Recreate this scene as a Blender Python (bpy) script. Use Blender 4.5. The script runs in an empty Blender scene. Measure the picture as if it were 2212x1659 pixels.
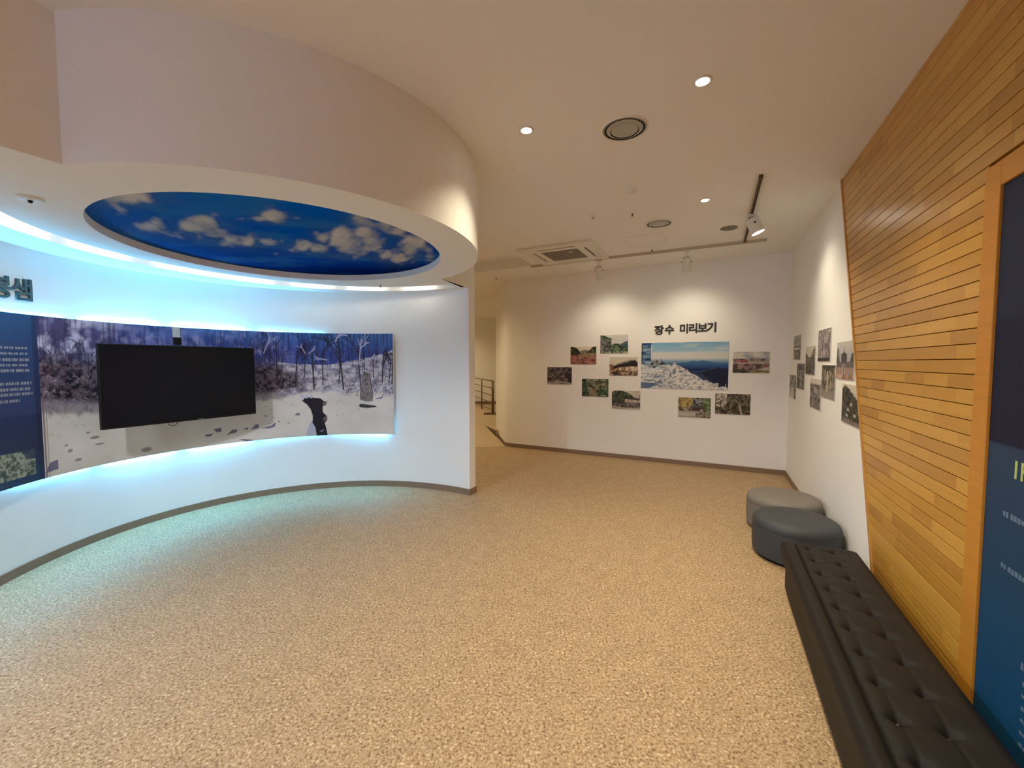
import bpy, bmesh, math, random
import numpy as np
from mathutils import Vector, Matrix
from mathutils.geometry import tessellate_polygon

random.seed(7)
R = math.radians
scene = bpy.context.scene
COL = scene.collection

# ------------------------------------------------------------------ camera, world, exposure
cam_d = bpy.data.cameras.new('camera')
cam_d.sensor_width = 36.0
cam_d.sensor_fit = 'HORIZONTAL'
cam_d.lens = 36.0 * 898.0 / 2212.0
cam_d.clip_start = 0.02
cam = bpy.data.objects.new('camera', cam_d)
COL.objects.link(cam)
cam.location = (0, 0, 1.55)
cam.rotation_euler = (R(90) - math.atan(46.5 / 898.0), 0, 0)
scene.camera = cam

world = bpy.data.worlds.new('world')
scene.world = world
world.use_nodes = True
world.node_tree.nodes['Background'].inputs[0].default_value = (1.0, 0.86, 0.68, 1)
world.node_tree.nodes['Background'].inputs[1].default_value = 0.05

scene.view_settings.view_transform = 'Standard'
scene.view_settings.look = 'None'
scene.view_settings.gamma = 1.0
scene.view_settings.use_curve_mapping = False
scene.view_settings.exposure = 0.0
scene.cycles.max_bounces = 16
scene.cycles.diffuse_bounces = 10

WARM = (1.0, 0.87, 0.62)
NEUTRAL = (0.86, 0.95, 1.0)
SPOT_W = 114.0          # ceiling downlights
TRACK_W = 25.0         # track heads
COVE_E = 9.0           # cove tubes
PANEL_E = 195.0         # cyan tubes behind the mural
CYAN = (0.11, 0.56, 1.0)
AMBER = (1.0, 0.78, 0.44)
SOFFIT_W = 132.0  # unseen downlights added under the soffit
FILL_W = 62.0  # added blue fill behind the camera
COVE = (1.0, 0.93, 0.80)

ZC = 3.03              # main ceiling
ZS = 2.40              # underside of the dropped bulkhead
C0 = Vector((-1.706, 3.26))     # centre of the curved wall
C1 = Vector((-1.73, 3.27))      # centre of mural / drum / sky disc
CORNER = Vector((3.759, 5.640))
BDIR = Vector((-0.8897, 0.4566))      # along the back wall, away from the corner
BOUT = Vector((-0.4566, -0.8897))
RDIR = Vector((-0.4335, -0.9012))     # along the right wall, towards the camera
ROUT = Vector((-0.9012, 0.4335))

# added cool fill for the drum, shining in through an unseen rear window
day = bpy.data.lights.new('cool_fill', 'AREA'); day.shape = 'RECTANGLE'; day.size = 1.5; day.size_y = 1.7
day.energy = FILL_W; day.color = (0.30, 0.52, 1.0)
fill_o = bpy.data.objects.new('cool_fill', day); COL.objects.link(fill_o)
fill_o.location = (-4.0, -3.75, 1.65); fill_o.rotation_euler = (R(90), 0, R(-3))

# ------------------------------------------------------------------ tagging helpers
def tag(o, label=None, cat=None, group=None, kind=None):
    if label: o['label'] = label
    if cat: o['category'] = cat
    if group: o['group'] = group
    if kind: o['kind'] = kind
    return o

def link(name, me, mat=None, parent=None, M=None):
    o = bpy.data.objects.new(name, me)
    COL.objects.link(o)
    if mat is not None and me is not None and len(me.materials) == 0:
        me.materials.append(mat)
    if parent is not None: o.parent = parent
    if M is not None: o.matrix_basis = M
    return o

def empty(name, M=None, label=None, cat=None, group=None):
    o = bpy.data.objects.new(name, None)
    o.empty_display_size = 0.1
    COL.objects.link(o)
    if M is not None: o.matrix_basis = M
    return tag(o, label, cat, group)

def frame(p, right, out):
    """matrix: local x = right, y = up, z = out of the wall"""
    r = Vector((right[0], right[1], 0)).normalized(); z = Vector((out[0], out[1], 0)).normalized()
    M = Matrix.Identity(4)
    for i in range(3):
        M[i][0] = r[i]; M[i][1] = (0, 0, 1)[i]; M[i][2] = z[i]; M[i][3] = p[i]
    return M

def back_at(t, z, off=0.0):
    p = CORNER + BDIR * t + BOUT * off
    return frame((p.x, p.y, z), -BDIR, BOUT)

def right_at(s, z, off=0.0):
    p = CORNER + RDIR * s + ROUT * off
    return frame((p.x, p.y, z), RDIR, ROUT)

def curve_at(deg, r, z, c=C1):
    a = R(deg); p = c + Vector((math.cos(a), math.sin(a))) * r
    return frame((p.x, p.y, z), (math.sin(a), -math.cos(a)), (-math.cos(a), -math.sin(a)))

# ------------------------------------------------------------------ materials
def nodes_of(name):
    m = bpy.data.materials.new(name); m.use_nodes = True
    nt = m.node_tree
    return m, nt, nt.nodes['Principled BSDF']

def N(nt, typ, **kw):
    n = nt.nodes.new(typ)
    for k, v in kw.items(): setattr(n, k, v)
    return n

def plain(name, col, rough=0.6, metal=0.0, bump=0.0, bscale=60.0, spec=0.5, var=0.0):
    m, nt, b = nodes_of(name)
    b.inputs['Base Color'].default_value = (*col, 1)
    b.inputs['Roughness'].default_value = rough
    b.inputs['Metallic'].default_value = metal
    b.inputs['Specular IOR Level'].default_value = spec
    if bump or var:
        tc = N(nt, 'ShaderNodeTexCoord'); no = N(nt, 'ShaderNodeTexNoise')
        no.inputs['Scale'].default_value = bscale; no.inputs['Detail'].default_value = 4
        nt.links.new(tc.outputs['Object'], no.inputs['Vector'])
        if bump:
            bp = N(nt, 'ShaderNodeBump'); bp.inputs['Strength'].default_value = bump
            bp.inputs['Distance'].default_value = 0.002
            nt.links.new(no.outputs['Fac'], bp.inputs['Height'])
            nt.links.new(bp.outputs['Normal'], b.inputs['Normal'])
        if var:
            r = N(nt, 'ShaderNodeValToRGB')
            r.color_ramp.elements[0].position = 0.3; r.color_ramp.elements[1].position = 0.7
            r.color_ramp.elements[0].color = (*[c * (1 - var) for c in col], 1)
            r.color_ramp.elements[1].color = (*[min(1, c * (1 + var)) for c in col], 1)
            nt.links.new(no.outputs['Fac'], r.inputs['Fac'])
            nt.links.new(r.outputs['Color'], b.inputs['Base Color'])
    return m

def glow(name, col, e):
    m, nt, b = nodes_of(name)
    b.inputs['Base Color'].default_value = (0.8, 0.8, 0.8, 1)
    b.inputs['Emission Color'].default_value = (*col, 1)
    b.inputs['Emission Strength'].default_value = e
    return m

M_white = plain('white_paint', (0.86, 0.85, 0.84), 0.7, bump=0.12, bscale=220, var=0.015)
M_ceil = plain('ceiling_paint', (0.83, 0.82, 0.80), 0.85, bump=0.1, bscale=180, var=0.015)
M_base = plain('baseboard_vinyl', (0.235, 0.155, 0.10), 0.5, bump=0.05)
M_black = plain('black_screen', (0.004, 0.006, 0.011), 0.25, spec=0.2)
M_dark = plain('dark_plastic', (0.008, 0.008, 0.009), 0.5, spec=0.25)
M_metalw = plain('white_metal', (0.74, 0.73, 0.70), 0.35)
M_grille = plain('filter_grille', (0.23, 0.19, 0.17), 0.7, bump=0.4, bscale=400)
M_grey = plain('grey_metal', (0.30, 0.29, 0.28), 0.35, metal=0.3)
M_greyl = plain('light_grey_metal', (0.46, 0.45, 0.43), 0.4, metal=0.2)
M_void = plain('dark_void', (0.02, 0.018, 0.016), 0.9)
M_speaker = plain('speaker_mesh', (0.20, 0.19, 0.14), 0.8, bump=0.5, bscale=600)
M_steel = plain('bronze_rail', (0.16, 0.10, 0.05), 0.35, metal=0.5)
M_letter = plain('black_letter', (0.02, 0.018, 0.016), 0.5)
M_teal = plain('teal_letter', (0.03, 0.075, 0.085), 0.45)
M_tape = plain('masking_tape', (0.62, 0.60, 0.56), 0.7)
M_edge = plain('print_edge', (0.70, 0.69, 0.66), 0.6)
M_wallr = plain('ramp_vinyl', (0.50, 0.38, 0.24), 0.55, bump=0.1, bscale=150, var=0.1)
M_bench = plain('bench_leather', (0.012, 0.009, 0.0075), 0.6, bump=0.25, bscale=500, spec=0.25)
M_benchb = plain('bench_button', (0.018, 0.014, 0.012), 0.3)
M_ott1 = plain('ottoman_light', (0.185, 0.165, 0.145), 0.6, bump=0.25, bscale=400)
M_ott2 = plain('ottoman_slate', (0.042, 0.046, 0.054), 0.6, bump=0.25, bscale=400)
M_lamp = glow('lamp_face', (1.0, 0.93, 0.78), 40)
M_lampd = glow('lamp_face_far', (1.0, 0.93, 0.78), 30)
M_cove = glow('cove_tube', COVE, COVE_E)
M_cyan = glow('cyan_tube', CYAN, PANEL_E)
M_title = plain('lime_print', (0.42, 0.52, 0.16), 0.6)
M_ink = plain('pale_print', (0.10, 0.16, 0.26), 0.6)

def floor_material():
    m, nt, b = nodes_of('speckled_vinyl')
    tc = N(nt, 'ShaderNodeTexCoord')
    no = N(nt, 'ShaderNodeTexNoise'); no.inputs['Scale'].default_value = 84; no.inputs['Detail'].default_value = 2.5
    no.inputs['Roughness'].default_value = 0.6; no.inputs['Distortion'].default_value = 0.6
    r = N(nt, 'ShaderNodeValToRGB'); e = r.color_ramp.elements
    e[0].position = 0.30; e[0].color = (0.15, 0.080, 0.032, 1)
    e[1].position = 0.70; e[1].color = (0.76, 0.62, 0.41, 1)
    for p, c in ((0.40, (0.29, 0.175, 0.086)), (0.47, (0.41, 0.275, 0.155)), (0.56, (0.46, 0.32, 0.185)), (0.63, (0.56, 0.415, 0.25))):
        q = e.new(p); q.color = (*c, 1)
    big = N(nt, 'ShaderNodeTexNoise'); big.inputs['Scale'].default_value = 9; big.inputs['Detail'].default_value = 3
    mr = N(nt, 'ShaderNodeMapRange'); mr.inputs['From Min'].default_value = 0.3; mr.inputs['From Max'].default_value = 0.7
    mr.inputs['To Min'].default_value = 0.93; mr.inputs['To Max'].default_value = 1.07
    mu = N(nt, 'ShaderNodeVectorMath', operation='SCALE')
    nt.links.new(tc.outputs['Object'], no.inputs['Vector']); nt.links.new(tc.outputs['Object'], big.inputs['Vector'])
    nt.links.new(no.outputs['Fac'], r.inputs['Fac']); nt.links.new(big.outputs['Fac'], mr.inputs['Value'])
    nt.links.new(r.outputs['Color'], mu.inputs[0]); nt.links.new(mr.outputs['Result'], mu.inputs['Scale'])
    nt.links.new(mu.outputs['Vector'], b.inputs['Base Color'])
    bp = N(nt, 'ShaderNodeBump'); bp.inputs['Strength'].default_value = 0.35; bp.inputs['Distance'].default_value = 0.002
    nt.links.new(no.outputs['Fac'], bp.inputs['Height']); nt.links.new(bp.outputs['Normal'], b.inputs['Normal'])
    b.inputs['Roughness'].default_value = 0.62
    return m
M_floor = floor_material()

def wood_material(name, dark, mid, light, rough=0.33):
    m, nt, b = nodes_of(name)
    oi = N(nt, 'ShaderNodeObjectInfo'); tc = N(nt, 'ShaderNodeTexCoord')
    r = N(nt, 'ShaderNodeValToRGB'); e = r.color_ramp.elements
    e[0].position = 0.0; e[0].color = (*dark, 1); e[1].position = 1.0; e[1].color = (*light, 1)
    q = e.new(0.45); q.color = (*mid, 1)
    nt.links.new(oi.outputs['Random'], r.inputs['Fac'])
    mp = N(nt, 'ShaderNodeMapping'); mp.inputs['Scale'].default_value = (2.5, 60, 60)
    ad = N(nt, 'ShaderNodeVectorMath', operation='ADD')
    cm = N(nt, 'ShaderNodeCombineXYZ'); ml = N(nt, 'ShaderNodeMath', operation='MULTIPLY'); ml.inputs[1].default_value = 37.0
    nt.links.new(oi.outputs['Random'], ml.inputs[0]); nt.links.new(ml.outputs[0], cm.inputs['X']); nt.links.new(ml.outputs[0], cm.inputs['Y'])
    nt.links.new(tc.outputs['Object'], mp.inputs['Vector']); nt.links.new(mp.outputs[0], ad.inputs[0]); nt.links.new(cm.outputs[0], ad.inputs[1])
    no = N(nt, 'ShaderNodeTexNoise'); no.inputs['Scale'].default_value = 1.0; no.inputs['Detail'].default_value = 5
    nt.links.new(ad.outputs[0], no.inputs['Vector'])
    mr = N(nt, 'ShaderNodeMapRange'); mr.inputs['From Min'].default_value = 0.3; mr.inputs['From Max'].default_value = 0.7
    mr.inputs['To Min'].default_value = 0.92; mr.inputs['To Max'].default_value = 1.06
    nt.links.new(no.outputs['Fac'], mr.inputs['Value'])
    mu = N(nt, 'ShaderNodeVectorMath', operation='SCALE')
    nt.links.new(r.outputs['Color'], mu.inputs[0]); nt.links.new(mr.outputs['Result'], mu.inputs['Scale'])
    # small knots
    vo = N(nt, 'ShaderNodeTexVoronoi'); vo.inputs['Scale'].default_value = 1.0
    mp2 = N(nt, 'ShaderNodeMapping'); mp2.inputs['Scale'].default_value = (3.0, 6.0, 1.0)
    ad2 = N(nt, 'ShaderNodeVectorMath', operation='ADD')
    nt.links.new(tc.outputs['Object'], mp2.inputs['Vector']); nt.links.new(mp2.outputs[0], ad2.inputs[0]); nt.links.new(cm.outputs[0], ad2.inputs[1])
    nt.links.new(ad2.outputs[0], vo.inputs['Vector'])
    kr = N(nt, 'ShaderNodeMapRange'); kr.inputs['From Min'].default_value = 0.015; kr.inputs['From Max'].default_value = 0.05
    kr.inputs['To Min'].default_value = 0.45; kr.inputs['To Max'].default_value = 1.0
    nt.links.new(vo.outputs['Distance'], kr.inputs['Value'])
    mu2 = N(nt, 'ShaderNodeVectorMath', operation='SCALE')
    nt.links.new(mu.outputs[0], mu2.inputs[0]); nt.links.new(kr.outputs[0], mu2.inputs['Scale'])
    nt.links.new(mu2.outputs[0], b.inputs['Base Color'])
    b.inputs['Roughness'].default_value = rough
    bp = N(nt, 'ShaderNodeBump'); bp.inputs['Strength'].default_value = 0.12; bp.inputs['Distance'].default_value = 0.001
    nt.links.new(no.outputs['Fac'], bp.inputs['Height']); nt.links.new(bp.outputs['Normal'], b.inputs['Normal'])
    return m
M_wood = wood_material('maple_plank', (0.44, 0.205, 0.028), (0.54, 0.270, 0.040), (0.60, 0.320, 0.056), 0.30)
M_trim = wood_material('maple_trim', (0.52, 0.215, 0.024), (0.53, 0.22, 0.026), (0.54, 0.23, 0.028), 0.42)
M_wgap = plain('plank_joint', (0.17, 0.07, 0.015), 0.8)
M_edgew = wood_material('maple_edge', (0.52, 0.25, 0.05), (0.55, 0.27, 0.06), (0.56, 0.28, 0.07), 0.4)

def print_material(name, rough=0.55, spec=0.3):
    """flat print: colours come from the painted colour attribute of the mesh"""
    m, nt, b = nodes_of(name)
    a = N(nt, 'ShaderNodeAttribute', attribute_name='ink')
    nt.links.new(a.outputs['Color'], b.inputs['Base Color'])
    b.inputs['Roughness'].default_value = rough
    b.inputs['Specular IOR Level'].default_value = spec
    return m
M_print = print_material('photo_print')
M_mural = print_material('mural_print', 0.5)
M_sky = print_material('sky_print', 0.9, 0.0)

def display_material():
    m, nt, b = nodes_of('blue_display_print')
    tc = N(nt, 'ShaderNodeTexCoord'); sp = N(nt, 'ShaderNodeSeparateXYZ')
    nt.links.new(tc.outputs['Object'], sp.inputs[0])
    mr = N(nt, 'ShaderNodeMapRange'); mr.inputs['From Min'].default_value = 0.0; mr.inputs['From Max'].default_value = 2.2
    nt.links.new(sp.outputs['Y'], mr.inputs['Value'])
    r = N(nt, 'ShaderNodeValToRGB'); e = r.color_ramp.elements
    e[0].position = 0.0; e[0].color = (0.006, 0.062, 0.14, 1)
    e[1].position = 1.0; e[1].color = (0.026, 0.034, 0.062, 1)
    for p, c in ((0.25, (0.008, 0.056, 0.13)), (0.40, (0.016, 0.050, 0.105)), (0.573, (0.030, 0.052, 0.10)), (0.578, (0.014, 0.016, 0.040)),
                 (0.77, (0.017, 0.020, 0.045)), (0.775, (0.022, 0.028, 0.055))):
        q = e.new(p); q.color = (*c, 1)
    nt.links.new(mr.outputs[0], r.inputs['Fac']); nt.links.new(r.outputs[0], b.inputs['Base Color'])
    b.inputs['Roughness'].default_value = 0.65; b.inputs['Specular IOR Level'].default_value = 0.12
    return m
M_disp = display_material()

# ------------------------------------------------------------------ mesh helpers
def add_box(bm, c, s, M=None, bev=0.0):
    r = bmesh.ops.create_cube(bm, size=1.0)
    vs = r['verts']
    for v in vs:
        v.co = Vector((v.co.x * s[0] + c[0], v.co.y * s[1] + c[1], v.co.z * s[2] + c[2]))
    if bev:
        es = list({e for v in vs for e in v.link_edges})
        rb = bmesh.ops.bevel(bm, geom=es, offset=bev, segments=2, profile=0.5, affect='EDGES')
        vs = list({v for f in rb['faces'] for v in f.verts} | {v for v in vs if v.is_valid})
    if M is not None:
        for v in vs: v.co = M @ v.co
    return vs

def add_lathe(bm, prof, n=32, M=None, cap0=False, cap1=False):
    rings = []
    for r, z in prof:
        ring = []
        for i in range(n):
            a = 2 * math.pi * i / n
            co = Vector((r * math.cos(a), r * math.sin(a), z))
            ring.append(bm.verts.new(M @ co if M else co))
        rings.append(ring)
    for k in range(len(rings) - 1):
        for i in range(n):
            j = (i + 1) % n
            bm.faces.new((rings[k][i], rings[k][j], rings[k + 1][j], rings[k + 1][i]))
    if cap0: bm.faces.new(rings[0][::-1])
    if cap1: bm.faces.new(rings[-1])

def add_tube(bm, pts, r, n=8):
    pts = [Vector(p) for p in pts]
    rings = []
    for i, p in enumerate(pts):
        d = (pts[min(i + 1, len(pts) - 1)] - pts[max(i - 1, 0)]).normalized()
        a = d.orthogonal().normalized() if i == 0 else (a - d * a.dot(d)).normalized()
        b = d.cross(a)
        rings.append([bm.verts.new(p + (a * math.cos(2 * math.pi * k / n) + b * math.sin(2 * math.pi * k / n)) * r) for k in range(n)])
    for k in range(len(rings) - 1):
        for i in range(n):
            j = (i + 1) % n
            bm.faces.new((rings[k][i], rings[k][j], rings[k + 1][j], rings[k + 1][i]))
    bm.faces.new(rings[0][::-1]); bm.faces.new(rings[-1])

def add_prism(bm, poly, z0, z1, caps=True):
    """vertical prism over a plan polygon"""
    a = [bm.verts.new((p[0], p[1], z0)) for p in poly]
    b = [bm.verts.new((p[0], p[1], z1)) for p in poly]
    n = len(poly)
    for i in range(n):
        j = (i + 1) % n
        bm.faces.new((a[i], a[j], b[j], b[i]))
    if caps:
        for ring in (a, b):
            tris = tessellate_polygon([[v.co for v in ring]])
            for t in tris:
                try: bm.faces.new([ring[k] for k in t])
                except ValueError: pass

def add_strip(bm, poly, z0, z1, closed=False):
    a = [bm.verts.new((p[0], p[1], z0)) for p in poly]
    b = [bm.verts.new((p[0], p[1], z1)) for p in poly]
    n = len(poly)
    for i in range(n if closed else n - 1):
        j = (i + 1) % n
        bm.faces.new((a[i], a[j], b[j], b[i]))

def add_sheet(bm, loops, z):
    """flat face with holes, loops[0] outer"""
    L = [[Vector((p[0], p[1], z)) for p in lp] for lp in loops]
    flat = [bm.verts.new(v) for lp in L for v in lp]
    for t in tessellate_polygon(L):
        try: bm.faces.new([flat[k] for k in t])
        except ValueError: pass

def build(name, bm, mat, parent=None, smooth=False, M=None, merge=True, auto=None):
    if merge: bmesh.ops.remove_doubles(bm, verts=bm.verts, dist=1e-5)
    bmesh.ops.recalc_face_normals(bm, faces=bm.faces)
    me = bpy.data.meshes.new(name); bm.to_mesh(me); bm.free()
    if smooth or auto:
        me.polygons.foreach_set('use_smooth', [True] * len(me.polygons))
        if auto: me.set_sharp_from_angle(angle=R(auto))
    me.materials.append(mat)
    return link(name, me, None, parent, M)

def arc(c, r, a0, a1, n):
    return [c + Vector((math.cos(R(a0 + (a1 - a0) * i / n)), math.sin(R(a0 + (a1 - a0) * i / n)))) * (r(a0 + (a1 - a0) * i / n) if callable(r) else r) for i in range(n + 1)]

# ------------------------------------------------------------------ the shell
KN = [40, 51, 62, 75, 95, 110, 125, 140, 155, 170, 182, 194, 245]
KR = [1.990, 1.960, 1.925, 1.905, 1.903, 1.900, 1.910, 1.928, 1.935, 1.926, 1.910, 1.908, 1.91]
def wall_r(a):
    s = 0
    for d in (-9, -6, -3, 0, 3, 6, 9): s += float(np.interp(a + d, KN, KR))
    return s / 7
A_END = 51.3
CUT = Vector((0.4350, 0.9004))              # direction of the cut plane that ends bulkhead and wall
P_END = Vector((-0.494, 4.800))             # front edge of the wall end
front = arc(C0, wall_r, 212, A_END + 0.8, 90)
front = front + [P_END]
outer = [P_END + CUT * 0.128] + arc(C0, lambda a: wall_r(a) + 0.14, A_END + 3.5, 212, 80)
bm = bmesh.new(); add_prism(bm, front + outer, 0.0, ZC)
tag(build('wall_left', bm, M_white, auto=40), kind='structure')

# baseboard of the curved wall, wrapping the wall end
f2 = arc(C0, lambda a: wall_r(a) - 0.012, 212, A_END + 0.8, 90) + [P_END + Vector((0.004, -0.016))]
e2 = [P_END + Vector((0.013, -0.012)) + CUT * 0.14]
bm = bmesh.new(); add_prism(bm, f2 + e2 + [P_END + CUT * 0.13] + [P_END] + front[:-1][::-1], 0.0, 0.068)
tag(build('baseboard_left', bm, M_base), kind='structure')

# dropped bulkhead: plate with the sky hole and the cove slot, drum fascia, end fascias
P1 = Vector((-0.7235, 4.2960))              # drum meets the cut plane
PL = Vector((-1.931, 1.832))                # drum meets the left fascia
LD = Vector((-0.466, -0.885))
a1 = math.degrees(math.atan2(P1.y - C1.y, P1.x - C1.x)); aL = math.degrees(math.atan2(PL.y - C1.y, PL.x - C1.x))
dr_r = lambda a: (P1 - C1).length + ((PL - C1).length - (P1 - C1).length) * (a1 - a) / (a1 - aL) + 0.025 * math.sin(math.pi * (a1 - a) / (a1 - aL))
drum = arc(C1, dr_r, a1, aL, 96)
left_far = PL + LD * 2.6
wall_side = [p for p in arc(C0, lambda a: wall_r(a) + 0.004, 212, A_END + 0.8, 90)] + [P_END]
outline = drum + [left_far, Vector((-4.6, -0.4)), Vector((-4.6, 2.4)), Vector((-3.6, 2.15))] + wall_side
CN = Vector((-1.477, 3.121)); CF = Vector((-1.491, 3.2295))
def near_r(a): return float(np.interp(a, [55, 75, 95, 120, 140, 160, 175, 200, 230], [1.655, 1.635, 1.615, 1.585, 1.582, 1.595, 1.600, 1.590, 1.58]))
def near_s(a): return sum(near_r(a + d) for d in (-8, -4, 0, 4, 8)) / 5
slot = arc(CN, near_s, 213, 58.5, 80) + arc(CF, 1.775, 57.0, 211, 80)
sky_rim = arc(C1 + Vector((0.045, -0.03)), 1.12, 0, 360, 96)[:-1]
bm = bmesh.new()
add_sheet(bm, [outline, slot, sky_rim], ZS)
add_strip(bm, drum, ZS, ZC)
add_strip(bm, [PL, left_far, Vector((-4.6, -0.4)), Vector((-4.6, 2.4)), Vector((-3.6, 2.15)), wall_side[0]], ZS, ZC)
add_strip(bm, [P1, P_END], ZS, ZC)
add_strip(bm, sky_rim, ZS, ZS + 0.055, closed=True)
add_strip(bm, slot, ZS, ZS + 0.085, closed=True)
add_sheet(bm, [slot], ZS + 0.085)
tag(build('ceiling_bulkhead', bm, M_ceil, auto=30), kind='structure')

# main ceiling with the recess near the corridor
rec = [Vector((0.013, 5.723)), Vector((0.326, 6.453)), Vector((-0.80, 7.03)), Vector((-1.113, 6.30))]
hull = [(-8, -4), (8, -4), (8, 16), (-8, 16)]
bm = bmesh.new(); add_sheet(bm, [[Vector(p) for p in hull], rec], ZC)
add_strip(bm, rec, ZC, ZC + 0.14, closed=True); add_sheet(bm, [rec], ZC + 0.14)
tag(build('ceiling', bm, M_ceil), kind='structure')

# floor
bm = bmesh.new(); add_prism(bm, [Vector(p) for p in hull], -0.05, 0.0)
tag(build('floor', bm, M_floor), kind='structure')

# back wall with its rounded return towards the corridor
B0 = Vector((-0.120, 7.630)); RET = Vector((-0.345, 8.93)); rd = (RET - B0).normalized()
k = 0.16
ctrl = [B0 - BDIR * k, B0 + BDIR * 0.03 + rd * 0.0, B0 + rd * k]
rnd = [ctrl[0] * (1 - t) ** 2 + ctrl[1] * 2 * t * (1 - t) + ctrl[2] * t * t for t in [i / 8 for i in range(9)]]
face = [CORNER] + rnd + [RET]
bm = bmesh.new(); add_prism(bm, face + [RET + Vector((0.22, 0.05)), CORNER + Vector((0.1, 0.25))], 0.0, ZC)
tag(build('wall_back', bm, M_white, auto=35), kind='structure')
def offset_path(pts, d):
    out = []
    for i, p in enumerate(pts):
        t = (pts[min(i + 1, len(pts) - 1)] - pts[max(i - 1, 0)]).normalized()
        out.append(p + Vector((t.y, -t.x)) * d)
    return out
bp_ = offset_path(face, -0.013)
bm = bmesh.new(); add_prism(bm, bp_ + face[::-1], 0.0, 0.068)
tag(build('baseboard_back', bm, M_base), kind='structure')

# right wall (white) + timber cladding on it
RE = CORNER + RDIR * 10.2
bm = bmesh.new(); add_prism(bm, [CORNER, RE, RE - ROUT * 0.2, CORNER - ROUT * 0.2], 0.0, ZC)
wall_right = tag(build('wall_right', bm, M_white), kind='structure')
bm = bmesh.new(); e = CORNER + RDIR * 3.55
add_prism(bm, [CORNER + ROUT * 0.013 + RDIR * 0.013, e + ROUT * 0.013, e, CORNER], 0.0, 0.068)
tag(build('baseboard_right', bm, M_base), kind='structure')

def slant(z): return 2.437 + 0.392 * (ZC - z)
# joint backing behind the planks
bm = bmesh.new()
vs = [(slant(0.0), 0.0), (9.9, 0.0), (9.9, ZC), (slant(ZC), ZC)]
for zo in (0.004, 0.012):
    for s, z in vs: bm.verts.new((s, z, zo))
bm.verts.ensure_lookup_table()
bm.faces.new([bm.verts[i] for i in (4, 5, 6, 7)]); bm.faces.new([bm.verts[i] for i in (0, 1, 2, 3)])
for i in range(4): bm.faces.new([bm.verts[q] for q in (i, (i + 1) % 4, (i + 1) % 4 + 4, i + 4)])
link_M = right_at(0, 0, 0)
backing = build('backing_board', bm, M_wgap, wall_right, M=link_M)

FR0, FR1, FTOP = 4.515, 4.610, 2.265       # timber frame round the blue display
rows = int(math.ceil(ZC / 0.06))
rnd_ = random.Random(3)
nplank = 0
for i in range(rows):
    z0 = i * 0.06 + 0.003; z1 = min(z0 + 0.06, ZC)
    if z1 - z0 < 0.01: continue
    send = FR0 if z0 < FTOP - 0.03 else 5.75
    s = slant(z0) + 0.012 + 0.0
    first = True
    s_l = rnd_.uniform(0.12, 0.5)
    while s < send - 1e-4:
        e_ = min(s + s_l, send)
        if send - e_ < 0.09: e_ = send
        g = 0.0017
        bm = bmesh.new()
        x0b = slant(z0) + 0.016 if first else s; x0t = slant(z1) + 0.016 if first else s
        jut = 0.0
        L = [(x0b, z0 + g), (e_ - 0.0004, z0 + g), (e_ - 0.0004, z1 - g), (x0t, z1 - g)]
        c_s = (L[0][0] + L[1][0]) / 2; c_z = (z0 + z1) / 2
        bk = [bm.verts.new((x - c_s, z - c_z, 0.0)) for x, z in L]
        fb = [bm.verts.new((x - c_s, z - c_z, 0.0165 + jut)) for x, z in L]
        b = 0.0013
        ft = [bm.verts.new((x - c_s, z - c_z + dz, 0.018 + jut)) for (x, z), dz in zip(L, (b, b, -b, -b))]
        for q in range(4):
            w = (q + 1) % 4
            bm.faces.new((bk[q], bk[w], fb[w], fb[q])); bm.faces.new((fb[q], fb[w], ft[w], ft[q]))
        bm.faces.new(ft)
        me = bpy.data.meshes.new('plank'); bm.to_mesh(me); bm.free(); me.materials.append(M_wood)
        link('plank', me, None, wall_right, right_at(c_s, c_z, 0.012))
        nplank += 1
        first = False
        s = e_; s_l = rnd_.choice([0.22, 0.3, 0.38, 0.5, 0.62, 0.45])
# plain boards on the cladding beyond the frame of the photograph
for s0, s1, z0, z1 in ((5.75, 9.85, FTOP, ZC), (7.2, 9.85, 0.0, FTOP)):
    for k_ in range(int((z1 - z0) / 0.06)):
        if k_ % 3 == 0:
            bm = bmesh.new(); hh = min(0.18, z1 - z0 - k_ * 0.06)
            add_box(bm, (0, 0, 0.009), (s1 - s0, hh - 0.003, 0.018))
            build('plank', bm, M_wood, wall_right, M=right_at((s0 + s1) / 2, z0 + k_ * 0.06 + hh / 2, 0.012))
# slanted edge trim of the cladding
bm = bmesh.new()
q = [(slant(0) - 0.014, 0.0), (slant(0) + 0.014, 0.0), (slant(ZC) + 0.014, ZC), (slant(ZC) - 0.014, ZC)]
add = [[bm.verts.new((x, z, zo)) for x, z in q] for zo in (0.001, 0.036)]
bm.faces.new(add[0]); bm.faces.new(add[1])
for i in range(4): bm.faces.new((add[0][i], add[0][(i + 1) % 4], add[1][(i + 1) % 4], add[1][i]))
tag(build('trim_1', bm, M_edgew, M=link_M), kind='structure')

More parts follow.
